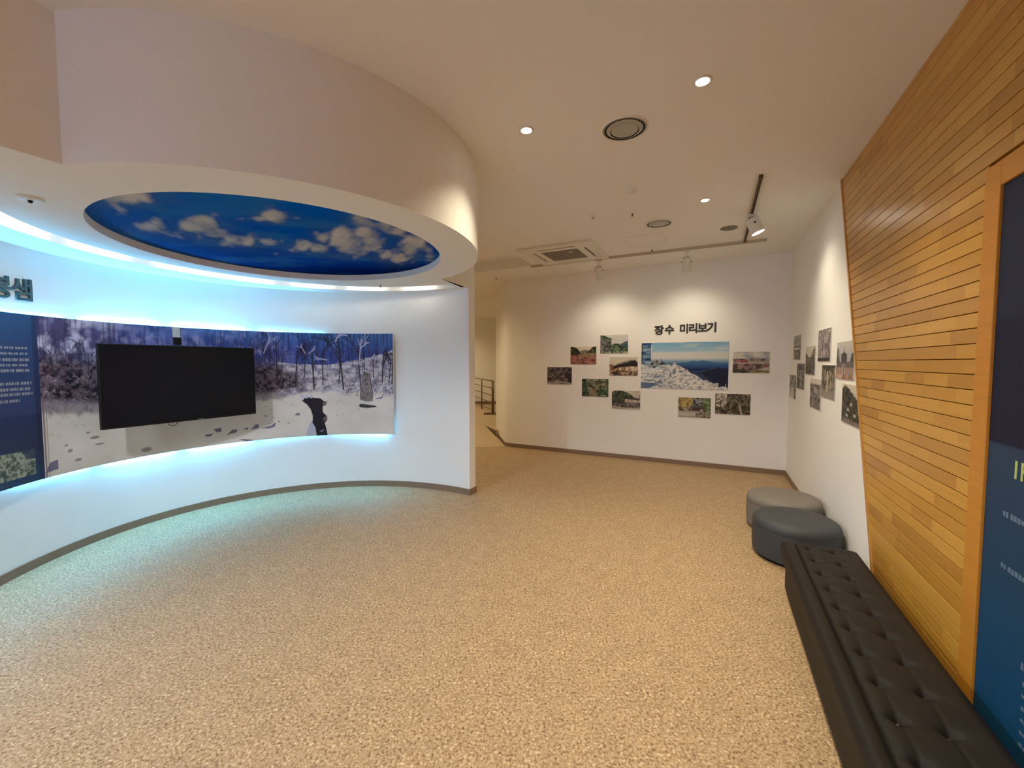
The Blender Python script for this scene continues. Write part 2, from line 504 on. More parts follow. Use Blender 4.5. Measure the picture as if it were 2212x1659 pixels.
# remaining enclosure (mostly unseen)
def wall_between(name, a, b, mat=M_white, t=0.1, z1=ZC):
    a = Vector(a); b = Vector(b); d = (b - a).normalized(); n = Vector((-d.y, d.x)) * t
    bm = bmesh.new(); add_prism(bm, [a, b, b + n, a + n], 0.0, z1)
    return tag(build(name, bm, mat), kind='structure')
RW0, RW1 = Vector((-4.9, -3.3)), Vector((RE.x, RE.y))
rwd = (RW1 - RW0).normalized(); rwn = Vector((-rwd.y, rwd.x))
def rear_piece(bm, a, b, z0, z1):
    p = RW0 + rwd * a; q = RW0 + rwd * b
    add_prism(bm, [p, q, q - rwn * 0.12, p - rwn * 0.12], z0, z1)
RL = (RW1 - RW0).length
bm = bmesh.new()
rear_piece(bm, 0, 0.2, 0, ZC); rear_piece(bm, 1.8, RL, 0, ZC); rear_piece(bm, 0.2, 1.8, 0, 0.8); rear_piece(bm, 0.2, 1.8, 2.4, ZC)
tag(build('wall_rear', bm, M_white, merge=False), kind='structure')
# unseen window behind the camera, added to let the cool fill in
WM = frame((RW0.x, RW0.y, 0), (-rwd.x, -rwd.y), (rwn.x, rwn.y))
win = empty('fill_window_1', WM); win['kind'] = 'structure'
for a in (0.23, 1.0, 1.77):
    bm = bmesh.new(); add_box(bm, (-a, 1.6, -0.05), (0.06, 1.6, 0.08)); build('mullion', bm, M_metalw, win)
for z in (0.83, 2.37):
    bm = bmesh.new(); add_box(bm, (-1.0, z, -0.05), (1.6, 0.06, 0.08)); build('window_rail', bm, M_metalw, win)
M_glass, _nt, _b = nodes_of('window_glass'); _b.inputs['Transmission Weight'].default_value = 1.0; _b.inputs['Roughness'].default_value = 0.0; _b.inputs['IOR'].default_value = 1.02
for a in (0.615, 1.385):
    bm = bmesh.new(); add_box(bm, (-a, 1.6, -0.05), (0.71, 1.48, 0.006)); build('pane', bm, M_glass, win)
wall_between('wall_left_rear', (-4.9, -3.3), (-4.9, 1.6), t=-0.1)
wall_between('wall_far', (-4.5, 14.0), (2.0, 14.0))
wall_between('wall_left_far', (-4.0, 3.0), (-4.0, 14.0), t=0.1)
wall_between('wall_corridor_right', (0.9, 9.0), (0.9, 14.0), t=-0.1)

# ramp, landing and rail in the corridor
bm = bmesh.new()
lowA, lowB = Vector((-4.0, 7.30)), Vector((-0.12, 7.62))
apex = Vector((-0.60, 9.20)); farL = Vector((-4.0, 9.2))
pts = [(lowA, 0.002), (lowB, 0.002), (apex, 0.15), (farL, 0.15)]
tv = [bm.verts.new((p.x, p.y, z)) for p, z in pts]; bv = [bm.verts.new((p.x, p.y, 0.0)) for p, z in pts]
bm.faces.new(tv); bm.faces.new(bv)
for i in range(4): bm.faces.new((tv[i], tv[(i + 1) % 4], bv[(i + 1) % 4], bv[i]))
tag(build('floor_ramp', bm, M_wallr, merge=False), kind='structure')
bm = bmesh.new()
add_prism(bm, [Vector((-4.0, 9.2)), Vector((-0.60, 9.2)), Vector((-0.33, 8.55)), Vector((0.85, 8.97)), Vector((0.9, 14.0)), Vector((-4.0, 14.0))], 0.0, 0.15)
tag(build('floor_landing', bm, M_wallr), kind='structure')
bm = bmesh.new()
add_prism(bm, [Vector((-0.612, 9.2)), Vector((-0.342, 8.545)), Vector((-0.33, 8.55)), Vector((-0.60, 9.2))], 0.0, 0.153)
tag(build('trim_2', bm, M_base), kind='structure')
bm = bmesh.new()
add_prism(bm, [Vector((-4.0, 7.275)), Vector((-0.13, 7.592)), Vector((-0.12, 7.615)), Vector((-4.0, 7.30))], 0.0, 0.006)
tag(build('trim_3', bm, plain('threshold_strip', (0.6, 0.5, 0.36), 0.4)), kind='structure')
bm = bmesh.new(); add_box(bm, (-1.5, 13.985, 0.20), (5.0, 0.02, 0.09))
tag(build('baseboard_far', bm, M_base), kind='structure')

rail = empty('stair_railing', Matrix.Translation((-0.5, 11.2, 0.15)), 'bronze metal railing with horizontal bars on the landing at the end of the corridor', 'railing')
ra = Vector((0.0, 0.0)); rb = Vector((-0.75, 2.4))
for nm, t in (('post', 0.0), ('post', 0.055), ('post', 0.55), ('post', 1.0)):
    bm = bmesh.new(); p = ra.lerp(rb, t); add_tube(bm, [(p.x, p.y, 0.0), (p.x, p.y, 0.90)], 0.018)
    build(nm, bm, M_steel, rail, smooth=True)
for zz in (0.90, 0.70, 0.50, 0.30, 0.10):
    bm = bmesh.new(); add_tube(bm, [(ra.x, ra.y, zz), (rb.x, rb.y, zz)], 0.016 if zz > 0.8 else 0.012)
    build('handrail' if zz > 0.8 else 'rail_bar', bm, M_steel, rail, smooth=True)
bm = bmesh.new(); add_box(bm, (-0.08, 0.0, 0.02), (0.36, 0.16, 0.04)); build('base_plate', bm, M_steel, rail)

# ------------------------------------------------------------------ painting of flat prints (colour attributes, no images)
class Canvas:
    def __init__(s, w, h, nx, ny, seed=0):
        s.w, s.h, s.nx, s.ny = w, h, nx, ny
        s.rng = np.random.RandomState(seed)
        u = np.linspace(0, 1, nx + 1); v = np.linspace(0, 1, ny + 1)
        s.U, s.V = np.meshgrid(u, v)
        s.c = np.zeros((ny + 1, nx + 1, 3)) + 0.5
    def noise(s, fx, fy, octv=3):
        out = 0; amp = 1; tot = 0
        for o in range(octv):
            nx_, ny_ = int(fx) + 3, int(fy) + 3
            g = s.rng.rand(ny_, nx_)
            x = s.U * fx; y = s.V * fy
            x = np.clip(x, 0, nx_ - 2.001); y = np.clip(y, 0, ny_ - 2.001)
            xi = x.astype(int); yi = y.astype(int); tx = x - xi; ty = y - yi
            tx = tx * tx * (3 - 2 * tx); ty = ty * ty * (3 - 2 * ty)
            n = (g[yi, xi] * (1 - tx) + g[yi, xi + 1] * tx) * (1 - ty) + (g[yi + 1, xi] * (1 - tx) + g[yi + 1, xi + 1] * tx) * ty
            out = out + n * amp; tot += amp; amp *= 0.55; fx *= 2; fy *= 2
        return out / tot
    def mix(s, m, col):
        m = np.clip(m, 0, 1)[..., None]
        s.c = s.c * (1 - m) + np.array(col) * m
    def grad(s, stops):
        v = [p for p, _ in stops]
        for k in range(3): s.c[..., k] = np.interp(s.V, v, [c[k] for _, c in stops])
    def inside(s, pts):
        m = np.zeros(s.U.shape, bool); n = len(pts)
        for i in range(n):
            (x0, y0), (x1, y1) = pts[i], pts[(i + 1) % n]
            if y0 == y1: continue
            cr = ((s.V >= min(y0, y1)) & (s.V < max(y0, y1)))
            m ^= cr & (s.U < x0 + (s.V - y0) * (x1 - x0) / (y1 - y0))
        return m
    def poly(s, pts, col, k=1.0, mod=None):
        m = s.inside(pts).astype(float) * k
        if mod is not None: m = m * mod
        s.mix(m, col)
    def tex(s, mask, fx, fy, a, b, octv=3, lo=0.35, hi=0.65):
        n = np.clip((s.noise(fx, fy, octv) - lo) / (hi - lo), 0, 1)[..., None]
        col = np.array(a) * (1 - n) + np.array(b) * n
        m = np.clip(mask.astype(float), 0, 1)[..., None]
        s.c = s.c * (1 - m) + col * m
    def blob(s, x, y, rx, ry, col, k=1.0, soft=1.0):
        d = ((s.U - x) / rx) ** 2 + ((s.V - y) / ry) ** 2
        s.mix(k * np.clip((1 - d) / soft, 0, 1), col)
    def line(s, x0, y0, x1, y1, w, col, k=1.0):
        """w in metres"""
        mx, my = (w * 2) / s.w, (w * 2) / s.h
        i0 = max(0, int((min(x0, x1) - mx) * s.nx)); i1 = min(s.nx + 1, int((max(x0, x1) + mx) * s.nx) + 2)
        j0 = max(0, int((min(y0, y1) - my) * s.ny)); j1 = min(s.ny + 1, int((max(y0, y1) + my) * s.ny) + 2)
        if i1 <= i0 or j1 <= j0: return
        X = (s.U[j0:j1, i0:i1] - x0) * s.w; Y = (s.V[j0:j1, i0:i1] - y0) * s.h
        dx, dy = (x1 - x0) * s.w, (y1 - y0) * s.h
        t = np.clip((X * dx + Y * dy) / max(dx * dx + dy * dy, 1e-9), 0, 1)
        d = np.hypot(X - dx * t, Y - dy * t)
        pw = s.w / s.nx
        m = (k * np.clip((w / 2 - d) / pw + 0.6, 0, 1))[..., None]
        s.c[j0:j1, i0:i1] = s.c[j0:j1, i0:i1] * (1 - m) + np.array(col) * m
    def tree(s, x, y, L, w, col, ang=90.0, depth=3, k=1.0, lean=0.0):
        a = R(ang); x1 = x + math.cos(a) * L / s.w; y1 = y + math.sin(a) * L / s.h
        s.line(x, y, x1, y1, w, col, k)
        if depth <= 0: return
        for q in range(3):
            t = s.rng.uniform(0.45, 1.0)
            s.tree(x + (x1 - x) * t, y + (y1 - y) * t, L * s.rng.uniform(0.35, 0.55), w * 0.55, col,
                   ang + s.rng.choice([-1, 1]) * s.rng.uniform(18, 48), depth - 1, k)
    def caption(s, x, y, wd, hh, col, n=6):
        for i in range(n):
            xx = x + wd * i / n
            s.poly([(xx, y), (xx + wd / n * 0.72, y), (xx + wd / n * 0.72, y + hh), (xx, y + hh)], col, 0.75)

def srgb(r, g, b):
    return tuple((c / 255 / 12.92 if c / 255 <= 0.04045 else ((c / 255 + 0.055) / 1.055) ** 2.4) for c in (r, g, b))

def print_mesh(name, cv, pos, mat, thick, parent=None, M=None, edge=M_edge):
    """grid mesh of the canvas; pos(U,V,depth)->xyz arrays; closed with rim and back"""
    nx, ny = cv.nx, cv.ny
    fr = pos(cv.U, cv.V, thick)
    bu = np.array([[0, 1], [0, 1]]) * 1.0
    # rim: perimeter repeated at depth 0
    idx = np.arange((nx + 1) * (ny + 1)).reshape(ny + 1, nx + 1)
    per = np.concatenate([idx[0, :-1], idx[:-1, -1], idx[-1, :0:-1], idx[:0:-1, 0]])
    bk = pos(cv.U, cv.V, 0.0).reshape(-1, 3)[per]
    fl = fr.reshape(-1, 3)
    V = np.concatenate([fl, fl[per], bk]); n0 = len(fl); n1 = len(per)
    q = np.stack([idx[:-1, :-1], idx[:-1, 1:], idx[1:, 1:], idx[1:, :-1]], -1).reshape(-1, 4)
    k = np.arange(n1); j = (k + 1) % n1
    rim = np.stack([n0 + k, n0 + n1 + k, n0 + n1 + j, n0 + j], -1)
    F = np.concatenate([q, rim])
    me = bpy.data.meshes.new(name)
    me.vertices.add(len(V)); me.vertices.foreach_set('co', V.astype(np.float32).ravel())
    me.loops.add(F.size); me.loops.foreach_set('vertex_index', F.astype(np.int32).ravel())
    me.polygons.add(len(F)); me.polygons.foreach_set('loop_start', np.arange(0, F.size, 4, dtype=np.int32))
    me.materials.append(mat); me.materials.append(edge)
    mi = np.zeros(len(F), np.int32); mi[len(q):] = 1
    me.polygons.foreach_set('material_index', mi)
    me.update(calc_edges=True)
    at = me.color_attributes.new('ink', 'FLOAT_COLOR', 'POINT')
    col = np.ones((len(V), 4), np.float32); col[:n0, :3] = cv.c.reshape(-1, 3); col[n0:, :3] = 0.6
    at.data.foreach_set('color', col.ravel())
    return link(name, me, None, parent, M)

# --- the mural
BUSH = srgb(52, 38, 52)
def paint_mural():
    w, h = 3.285, 1.235
    cv = Canvas(w, h, 820, 308, 5)
    S = srgb
    cv.grad([(0, S(196, 186, 172)), (0.3, S(188, 178, 166)), (0.45, S(150, 138, 145)), (0.7, S(84, 80, 130)), (1, S(90, 110, 165))])
    U, V = cv.U, cv.V
    # forest haze: lavender to saturated blue
    def lay(m, fx, fy, A, B, octv, lo, hi):
        n = np.clip((cv.noise(fx, fy, octv) - lo) / (hi - lo), 0, 1)[..., None]
        col = np.array(A) * (1 - n) + np.array(B) * n; m = np.clip(m, 0, 1)[..., None]
        cv.c = cv.c * (1 - m) + col * m
    tp = np.clip((V - 0.50) / 0.08, 0, 1)
    lay(tp, 60, 10, S(58, 60, 122), S(128, 126, 180), 4, 0.35, 0.72)
    lay(tp * np.clip((0.26 - U) / 0.16, 0, 1) * np.clip((V - 0.62) / 0.2, 0, 1), 24, 12, S(84, 72, 112), S(206, 196, 214), 4, 0.40, 0.64)
    lay(tp * np.clip((U - 0.56) / 0.12, 0, 1), 80, 9, S(44, 62, 136), S(84, 104, 168), 4, 0.3, 0.75)
    cv.mix(np.clip((V - 0.82) / 0.18, 0, 1) * 0.45 * np.clip((U - 0.15) / 0.2, 0, 1), S(74, 138, 196))
    for _ in range(150):
        x = cv.rng.uniform(0.0, 0.60) ** 1.0; y = cv.rng.uniform(0.70, 1.0)
        cv.blob(x, y, cv.rng.uniform(0.004, 0.012), cv.rng.uniform(0.015, 0.04), S(186, 176, 206), cv.rng.uniform(0.12, 0.45), 1.0)
    st = cv.noise(260, 5, 2)          # dense thin trunks far away
    cv.mix(tp * np.clip((st - 0.56) * 3.2, 0, 0.6), S(40, 38, 78))
    # snowy hillside right
    hill = cv.inside([(0.60, 0.40), (0.60, 0.72), (0.66, 0.70), (0.76, 0.69), (0.86, 0.74), (0.93, 0.78), (1.001, 0.84), (1.001, 0.35)])
    cv.tex(hill, 60, 34, S(128, 118, 142), S(216, 210, 214), 4, 0.30, 0.66)
    # bushes / undergrowth on the left and behind the screen
    ub = np.interp(U, [0, 0.1, 0.2, 0.5, 0.6, 0.66, 0.7], [0.80, 0.78, 0.74, 0.74, 0.74, 0.62, 0.5])
    lb = np.interp(U, [0, 0.12, 0.3, 0.5, 0.6, 0.66, 0.7], [0.46, 0.42, 0.38, 0.40, 0.42, 0.44, 0.5])
    m = np.clip((V - lb) / 0.05, 0, 1) * np.clip((ub - V) / 0.08, 0, 1)
    n = cv.noise(80, 40, 4)
    nn = np.clip((n - 0.36) / 0.3, 0, 1)[..., None]
    colb = np.array(S(36, 28, 44)) * (1 - nn) + np.array(S(116, 98, 108)) * nn
    mm = m[..., None]; cv.c = cv.c * (1 - mm) + colb * mm
    for _ in range(2600):
        x = cv.rng.uniform(0, 0.68) if cv.rng.rand() < 0.72 else cv.rng.uniform(0.66, 1.0)
        lo, hi = np.interp(x, [0, 0.3, 0.6, 0.7, 1], [0.44, 0.42, 0.44, 0.44, 0.5]), np.interp(x, [0, 0.3, 0.6, 0.7, 1], [0.8, 0.76, 0.76, 0.62, 0.64])
        y = cv.rng.uniform(lo, hi); a = R(cv.rng.uniform(15, 165)); L = cv.rng.uniform(0.01, 0.035)
        c = S(34, 26, 38) if cv.rng.rand() < 0.68 else S(190, 172, 172)
        cv.line(x, y, x + math.cos(a) * L / w, y + math.sin(a) * L / h, cv.rng.uniform(0.003, 0.007), c, cv.rng.uniform(0.2, 0.65))
    # grass strokes fading into the snow
    for _ in range(240):
        x = cv.rng.uniform(0, 0.72); y = np.interp(x, [0, 0.3, 0.6, 0.72], [0.42, 0.40, 0.42, 0.42]) + cv.rng.uniform(-0.05, 0.03)
        cv.line(x, y, x + cv.rng.uniform(-0.012, 0.02), y + cv.rng.uniform(0.01, 0.05), 0.005, S(96, 80, 92), 0.5)
    # trunks
    for _ in range(70):
        x = cv.rng.uniform(0.01, 0.62); y = cv.rng.uniform(0.6, 0.78)
        cv.tree(x, y, cv.rng.uniform(0.10, 0.24), cv.rng.uniform(0.004, 0.008), S(44, 38, 66), cv.rng.uniform(78, 104), 2, 0.7)
    for _ in range(30):
        x = cv.rng.uniform(0.56, 0.99); y = cv.rng.uniform(0.62, 0.8)
        cv.line(x, y, x + cv.rng.uniform(-0.01, 0.01), 1.0, cv.rng.uniform(0.005, 0.009), S(30, 38, 84), 0.7)
    for x, y, L, wd in ((0.715, 0.46, 0.45, 0.016), (0.745, 0.50, 0.42, 0.012), (0.655, 0.5, 0.40, 0.013), (0.80, 0.52, 0.3, 0.011), (0.815, 0.45, 0.62, 0.018), (0.878, 0.44, 0.55, 0.013), (0.893, 0.56, 0.3, 0.011), (0.925, 0.56, 0.3, 0.011), (0.957, 0.52, 0.36, 0.016), (0.985, 0.55, 0.3, 0.013), (0.995, 0.5, 0.4, 0.016), (0.60, 0.5, 0.5, 0.010), (0.685, 0.58, 0.4, 0.010)):
        cv.tree(x, y, L, wd, S(38, 30, 44), 90 + cv.rng.uniform(-5, 5), 2, 0.95)
    # snow-laden branches
    for x, y, L, wd, a in ((0.872, 0.70, 0.30, 0.012, 84), (0.878, 0.72, 0.16, 0.018, 18), (0.88, 0.86, 0.10, 0.014, 40), (0.80, 0.98, 0.07, 0.014, 8), (0.79, 0.92, 0.09, 0.012, 62), (0.76, 0.74, 0.12, 0.010, 168), (0.69, 0.80, 0.10, 0.008, 120), (0.70, 0.80, 0.08, 0.008, 40), (0.56, 0.8, 0.2, 0.009, 70)):
        cv.tree(x, y, L, wd, S(196, 192, 212), a, 1, 0.85)
    # snow foreground
    edge = np.interp(U, [0, 0.12, 0.3, 0.5, 0.6, 0.68, 0.8, 0.9, 1.0], [0.41, 0.38, 0.36, 0.37, 0.39, 0.44, 0.44, 0.42, 0.42]) + (cv.noise(50, 3, 3) - 0.5) * 0.06
    sm = np.clip((edge - V) / 0.03, 0, 1)
    n = cv.noise(14, 6, 3)[..., None]
    snow = np.array(S(212, 203, 190)) * (1 - n) + np.array(S(236, 229, 220)) * n
    cv.c = cv.c * (1 - sm[..., None]) + snow * sm[..., None]
    for _ in range(120):
        x = cv.rng.uniform(0.0, 1.0); y = cv.rng.uniform(0.24, 0.40)
        cv.line(x, y, x + cv.rng.uniform(-0.01, 0.012), y + cv.rng.uniform(-0.01, 0.012), 0.006, S(120, 106, 112), 0.4)
    for x, y, a, b in ((0.10, 0.24, 0.006, 0.008), (0.115, 0.20, 0.014, 0.012), (0.125, 0.15, 0.014, 0.008), (0.05, 0.18, 0.005, 0.008), (0.058, 0.14, 0.007, 0.014), (0.075, 0.07, 0.010, 0.012), (0.235, 0.05, 0.016, 0.022), (0.56, 0.22, 0.006, 0.008), (0.585, 0.2, 0.004, 0.006), (0.60, 0.16, 0.004, 0.01), (0.57, 0.15, 0.003, 0.006), (0.63, 0.14, 0.004, 0.008), (0.79, 0.19, 0.002, 0.008), (0.81, 0.20, 0.002, 0.006)):
        cv.blob(x, y, a, b, S(124, 110, 108), 0.8, 0.7)
    # stepping rocks below the screen
    for pts in ([(0.385, 0.10), (0.41, 0.105), (0.40, 0.08), (0.388, 0.085)], [(0.41, 0.14), (0.43, 0.15), (0.432, 0.115), (0.418, 0.11)], [(0.445, 0.075), (0.462, 0.12), (0.478, 0.12), (0.472, 0.09), (0.458, 0.085)], [(0.492, 0.115), (0.507, 0.13), (0.506, 0.105)], [(0.515, 0.105), (0.53, 0.15), (0.54, 0.145), (0.537, 0.11)], [(0.545, 0.11), (0.575, 0.125), (0.59, 0.155), (0.588, 0.115), (0.57, 0.10)], [(0.48, 0.03), (0.5, 0.0), (0.53, 0.0), (0.50, 0.022)], [(0.65, 0.22), (0.664, 0.235), (0.668, 0.21), (0.655, 0.205)], [(0.0, 0.03), (0.012, 0.09), (0.03, 0.10), (0.03, 0.04)]):
        cv.poly(pts, S(102, 92, 124), 0.9)
    # dark rock pile
    cv.poly([(0.69, 0.06), (0.70, 0.13), (0.715, 0.16), (0.735, 0.15), (0.735, 0.0), (0.685, 0.0)], S(150, 160, 200), 0.6)
    cv.poly([(0.675, 0.345), (0.682, 0.37), (0.70, 0.38), (0.715, 0.372), (0.735, 0.365), (0.745, 0.34), (0.758, 0.325), (0.752, 0.30), (0.742, 0.285), (0.742, 0.23), (0.752, 0.20), (0.757, 0.15), (0.748, 0.12), (0.752, 0.08), (0.757, 0.0), (0.720, 0.0), (0.716, 0.08), (0.707, 0.13), (0.708, 0.20), (0.702, 0.26), (0.69, 0.31)], S(22, 20, 34))
    cv.poly([(0.742, 0.33), (0.758, 0.325), (0.75, 0.29), (0.742, 0.29)], S(120, 105, 100), 0.8)
    cv.poly([(0.742, 0.17), (0.756, 0.2), (0.757, 0.155), (0.746, 0.13)], S(112, 95, 95), 0.8)
    cv.poly([(0.728, 0.04), (0.745, 0.06), (0.74, 0.035)], S(150, 160, 190), 0.6)
    for x in (0.677, 0.69, 0.705): cv.blob(x, 0.385, 0.007, 0.02, S(190, 190, 210), 0.9, 0.6)
    # standing stone with its shadow
    cv.poly([(0.868, 0.285), (0.875, 0.305), (0.905, 0.295), (0.93, 0.285), (0.935, 0.272), (0.90, 0.262), (0.875, 0.268)], S(52, 48, 52))
    cv.poly([(0.928, 0.355), (0.95, 0.37), (0.962, 0.385), (0.955, 0.36), (0.94, 0.352)], S(92, 84, 140))
    stone = [(0.874, 0.345), (0.872, 0.40), (0.880, 0.47), (0.884, 0.58), (0.889, 0.635), (0.898, 0.645), (0.908, 0.61), (0.916, 0.50), (0.922, 0.40), (0.920, 0.33), (0.895, 0.325)]
    ms = cv.inside(stone)
    cv.tex(ms, 90, 30, S(104, 94, 92), S(138, 128, 124), 3)
    cv.line(0.890, 0.638, 0.908, 0.62, 0.012, S(215, 210, 215), 0.9)
    cv.line(0.909, 0.61, 0.921, 0.40, 0.010, S(48, 40, 44), 0.8)
    for zz in (0.55, 0.50, 0.45): cv.line(0.893, zz, 0.903, zz, 0.012, S(62, 52, 54), 0.6)
    for _ in range(90):
        x = cv.rng.choice([cv.rng.uniform(0.80, 0.872), cv.rng.uniform(0.922, 0.99)]); y = cv.rng.uniform(0.38, 0.5)
        cv.line(x, y, x + cv.rng.uniform(-0.008, 0.008), y + cv.rng.uniform(0, 0.03), 0.007, S(70, 48, 52), 0.6)
    # vertical rule at the left edge
    cv.line(0.004, 0, 0.004, 0.5, 0.012, S(120, 104, 104), 0.9); cv.line(0.010, 0, 0.010, 0.45, 0.004, S(90, 78, 84), 0.8)
    cv.c = np.clip(cv.c * np.array([0.96, 0.96, 1.02]), 0, 0.86)
    return cv

MUR0, MUR1 = 184.2, 81.4          # left and right angle of the picture
Z0M, Z1M = 0.665, 1.902
RM = 1.84
def curved_pos(a0, a1, z0, z1, rr):
    def f(U, V, d):
        a = np.radians(a0 + (a1 - a0) * U)
        r = rr + 0.018 - d
        return np.stack([C1.x + r * np.cos(a), C1.y + r * np.sin(a), z0 + (z1 - z0) * V], -1)
    return f
mural = empty('mural_panel', Matrix.Identity(4), 'long curved wall panel printed with a snowy woodland scene, backlit by cyan light', 'mural')
print_mesh('snow_scene_print', paint_mural(), curved_pos(MUR0, MUR1, Z0M, Z1M, RM), M_mural, 0.018, mural)
# text section on the left end of the panel
def paint_text():
    S = srgb
    cv = Canvas(0.83, 1.235, 200, 240, 9)
    cv.grad([(0, S(34, 62, 104)), (0.2, S(38, 46, 84)), (0.4, S(40, 52, 96)), (0.41, S(54, 66, 112)), (0.8, S(48, 70, 116)), (1, S(42, 84, 136))])
    cv.mix((cv.U > 0.955) * 0.5, S(28, 34, 66))
    # inset photograph of ferns on rocks
    m = cv.inside([(0.2, 0.045), (0.925, 0.045), (0.925, 0.20), (0.2, 0.20)])
    cv.tex(m, 40, 60, S(66, 84, 72), S(172, 176, 160), 4, 0.36, 0.62)
    cv.tex(cv.inside([(0.86, 0.14), (0.925, 0.14), (0.925, 0.2), (0.8, 0.2)]), 30, 60, S(50, 62, 92), S(70, 84, 100), 2)
    for y, x1 in ((0.800, 0.905), (0.767, 0.915), (0.733, 0.918), (0.700, 0.918), (0.668, 0.92), (0.595, 0.93), (0.562, 0.932), (0.530, 0.932), (0.495, 0.82)):
        x = 0.2
        while x < x1:
            L = cv.rng.choice([0.035, 0.05, 0.07]); e = min(x + L, x1)
            q = x
            while q < e - 0.004:
                cv.poly([(q, y - 0.008), (q + 0.010, y - 0.008), (q + 0.010, y + 0.008), (q, y + 0.008)], S(168, 168, 172), 0.8); q += 0.0125
            x = e + 0.012
    cv.c *= 0.85
    return cv
print_mesh('text_print', paint_text(), curved_pos(210.0, MUR0, Z0M, Z1M, RM), M_mural, 0.018, mural)
# carcass behind the print, standing off the wall
bm = bmesh.new()
for zz in (0.78, 1.28, 1.78):
    for a in range(90, 209, 20):
        c_ = curve_at(a, 0, zz)
        p0 = C1 + Vector((math.cos(R(a)), math.sin(R(a)))) * (RM + 0.02); p1 = C1 + Vector((math.cos(R(a)), math.sin(R(a)))) * (RM + 0.10)
        add_tube(bm, [(p0.x, p0.y, zz), (p1.x, p1.y, zz)], 0.015, 6)
tag(build('standoff_mount', bm, M_metalw, mural, merge=False), kind='stuff')
bm = bmesh.new()
pa = arc(C1, RM + 0.021, 210, 81.5, 60) + arc(C1, RM + 0.0185, 81.5, 210, 60)
add_prism(bm, pa, Z0M + 0.002, Z1M - 0.002)
build('back_board', bm, M_metalw, mural)

# cyan tubes behind the panel
def tube_arc(name, c, r, a0, a1, z, rad, mat, parent=None):
    bm = bmesh.new(); n = 8
    add_tube(bm, [(p.x, p.y, z) for p in arc(c, r, a0, a1, n)], rad, 8)
    return build(name, bm, mat, parent, smooth=True)
top_spans = [(107.5, 127.5), (131.5, 151.5), (155, 173), (177, 196), (199, 208)]
bot_spans = [(85.0, 104.5), (108, 127.5), (130.5, 148.5), (152, 169.5), (173, 190.5), (194, 208)]
TL = {'top': ['above the rock pile', 'above the right half of the television', 'above the left half of the television', 'above the text section', 'beyond the left side of the photo'],
      'bottom': ['under the standing stone', 'under the rock pile', 'under the right half of the television', 'under the left half of the television', 'under the text section', 'beyond the left side of the photo']}
for spans, z, w1, w2 in ((top_spans, Z1M - 0.020, 'above', 'top'), (bot_spans, Z0M + 0.022, 'below', 'bottom')):
    for (b0, b1), wh in zip(spans, TL[w2]):
        o = tube_arc('light_tube', C1, RM + 0.048, b0, b1, z, 0.008, M_cyan)
        tag(o, 'cyan tube glowing behind the mural\'s %s edge, %s' % (w2, wh), 'light tube', 'cyan tubes behind the %s edge of the mural' % w2)
# warm tubes in the cove slot
for (b0, b1), wh in zip([(190.5, 209), (170.6, 182.5), (147.5, 161.5), (130.5, 145.5), (110.5, 122.5), (91, 103.5), (71, 83)],
        ['leftmost', 'second from the left', 'third from the left', 'middle one', 'third from the right', 'second from the right', 'rightmost']):
    o = tube_arc('cove_lamp', CF, 1.700, b0, b1, ZS + 0.05, 0.014, M_cove)
    tag(o, 'warm white strip lamp in the curved ceiling slot, ' + wh, 'strip lamp', 'strip lamps in the ceiling cove slot')

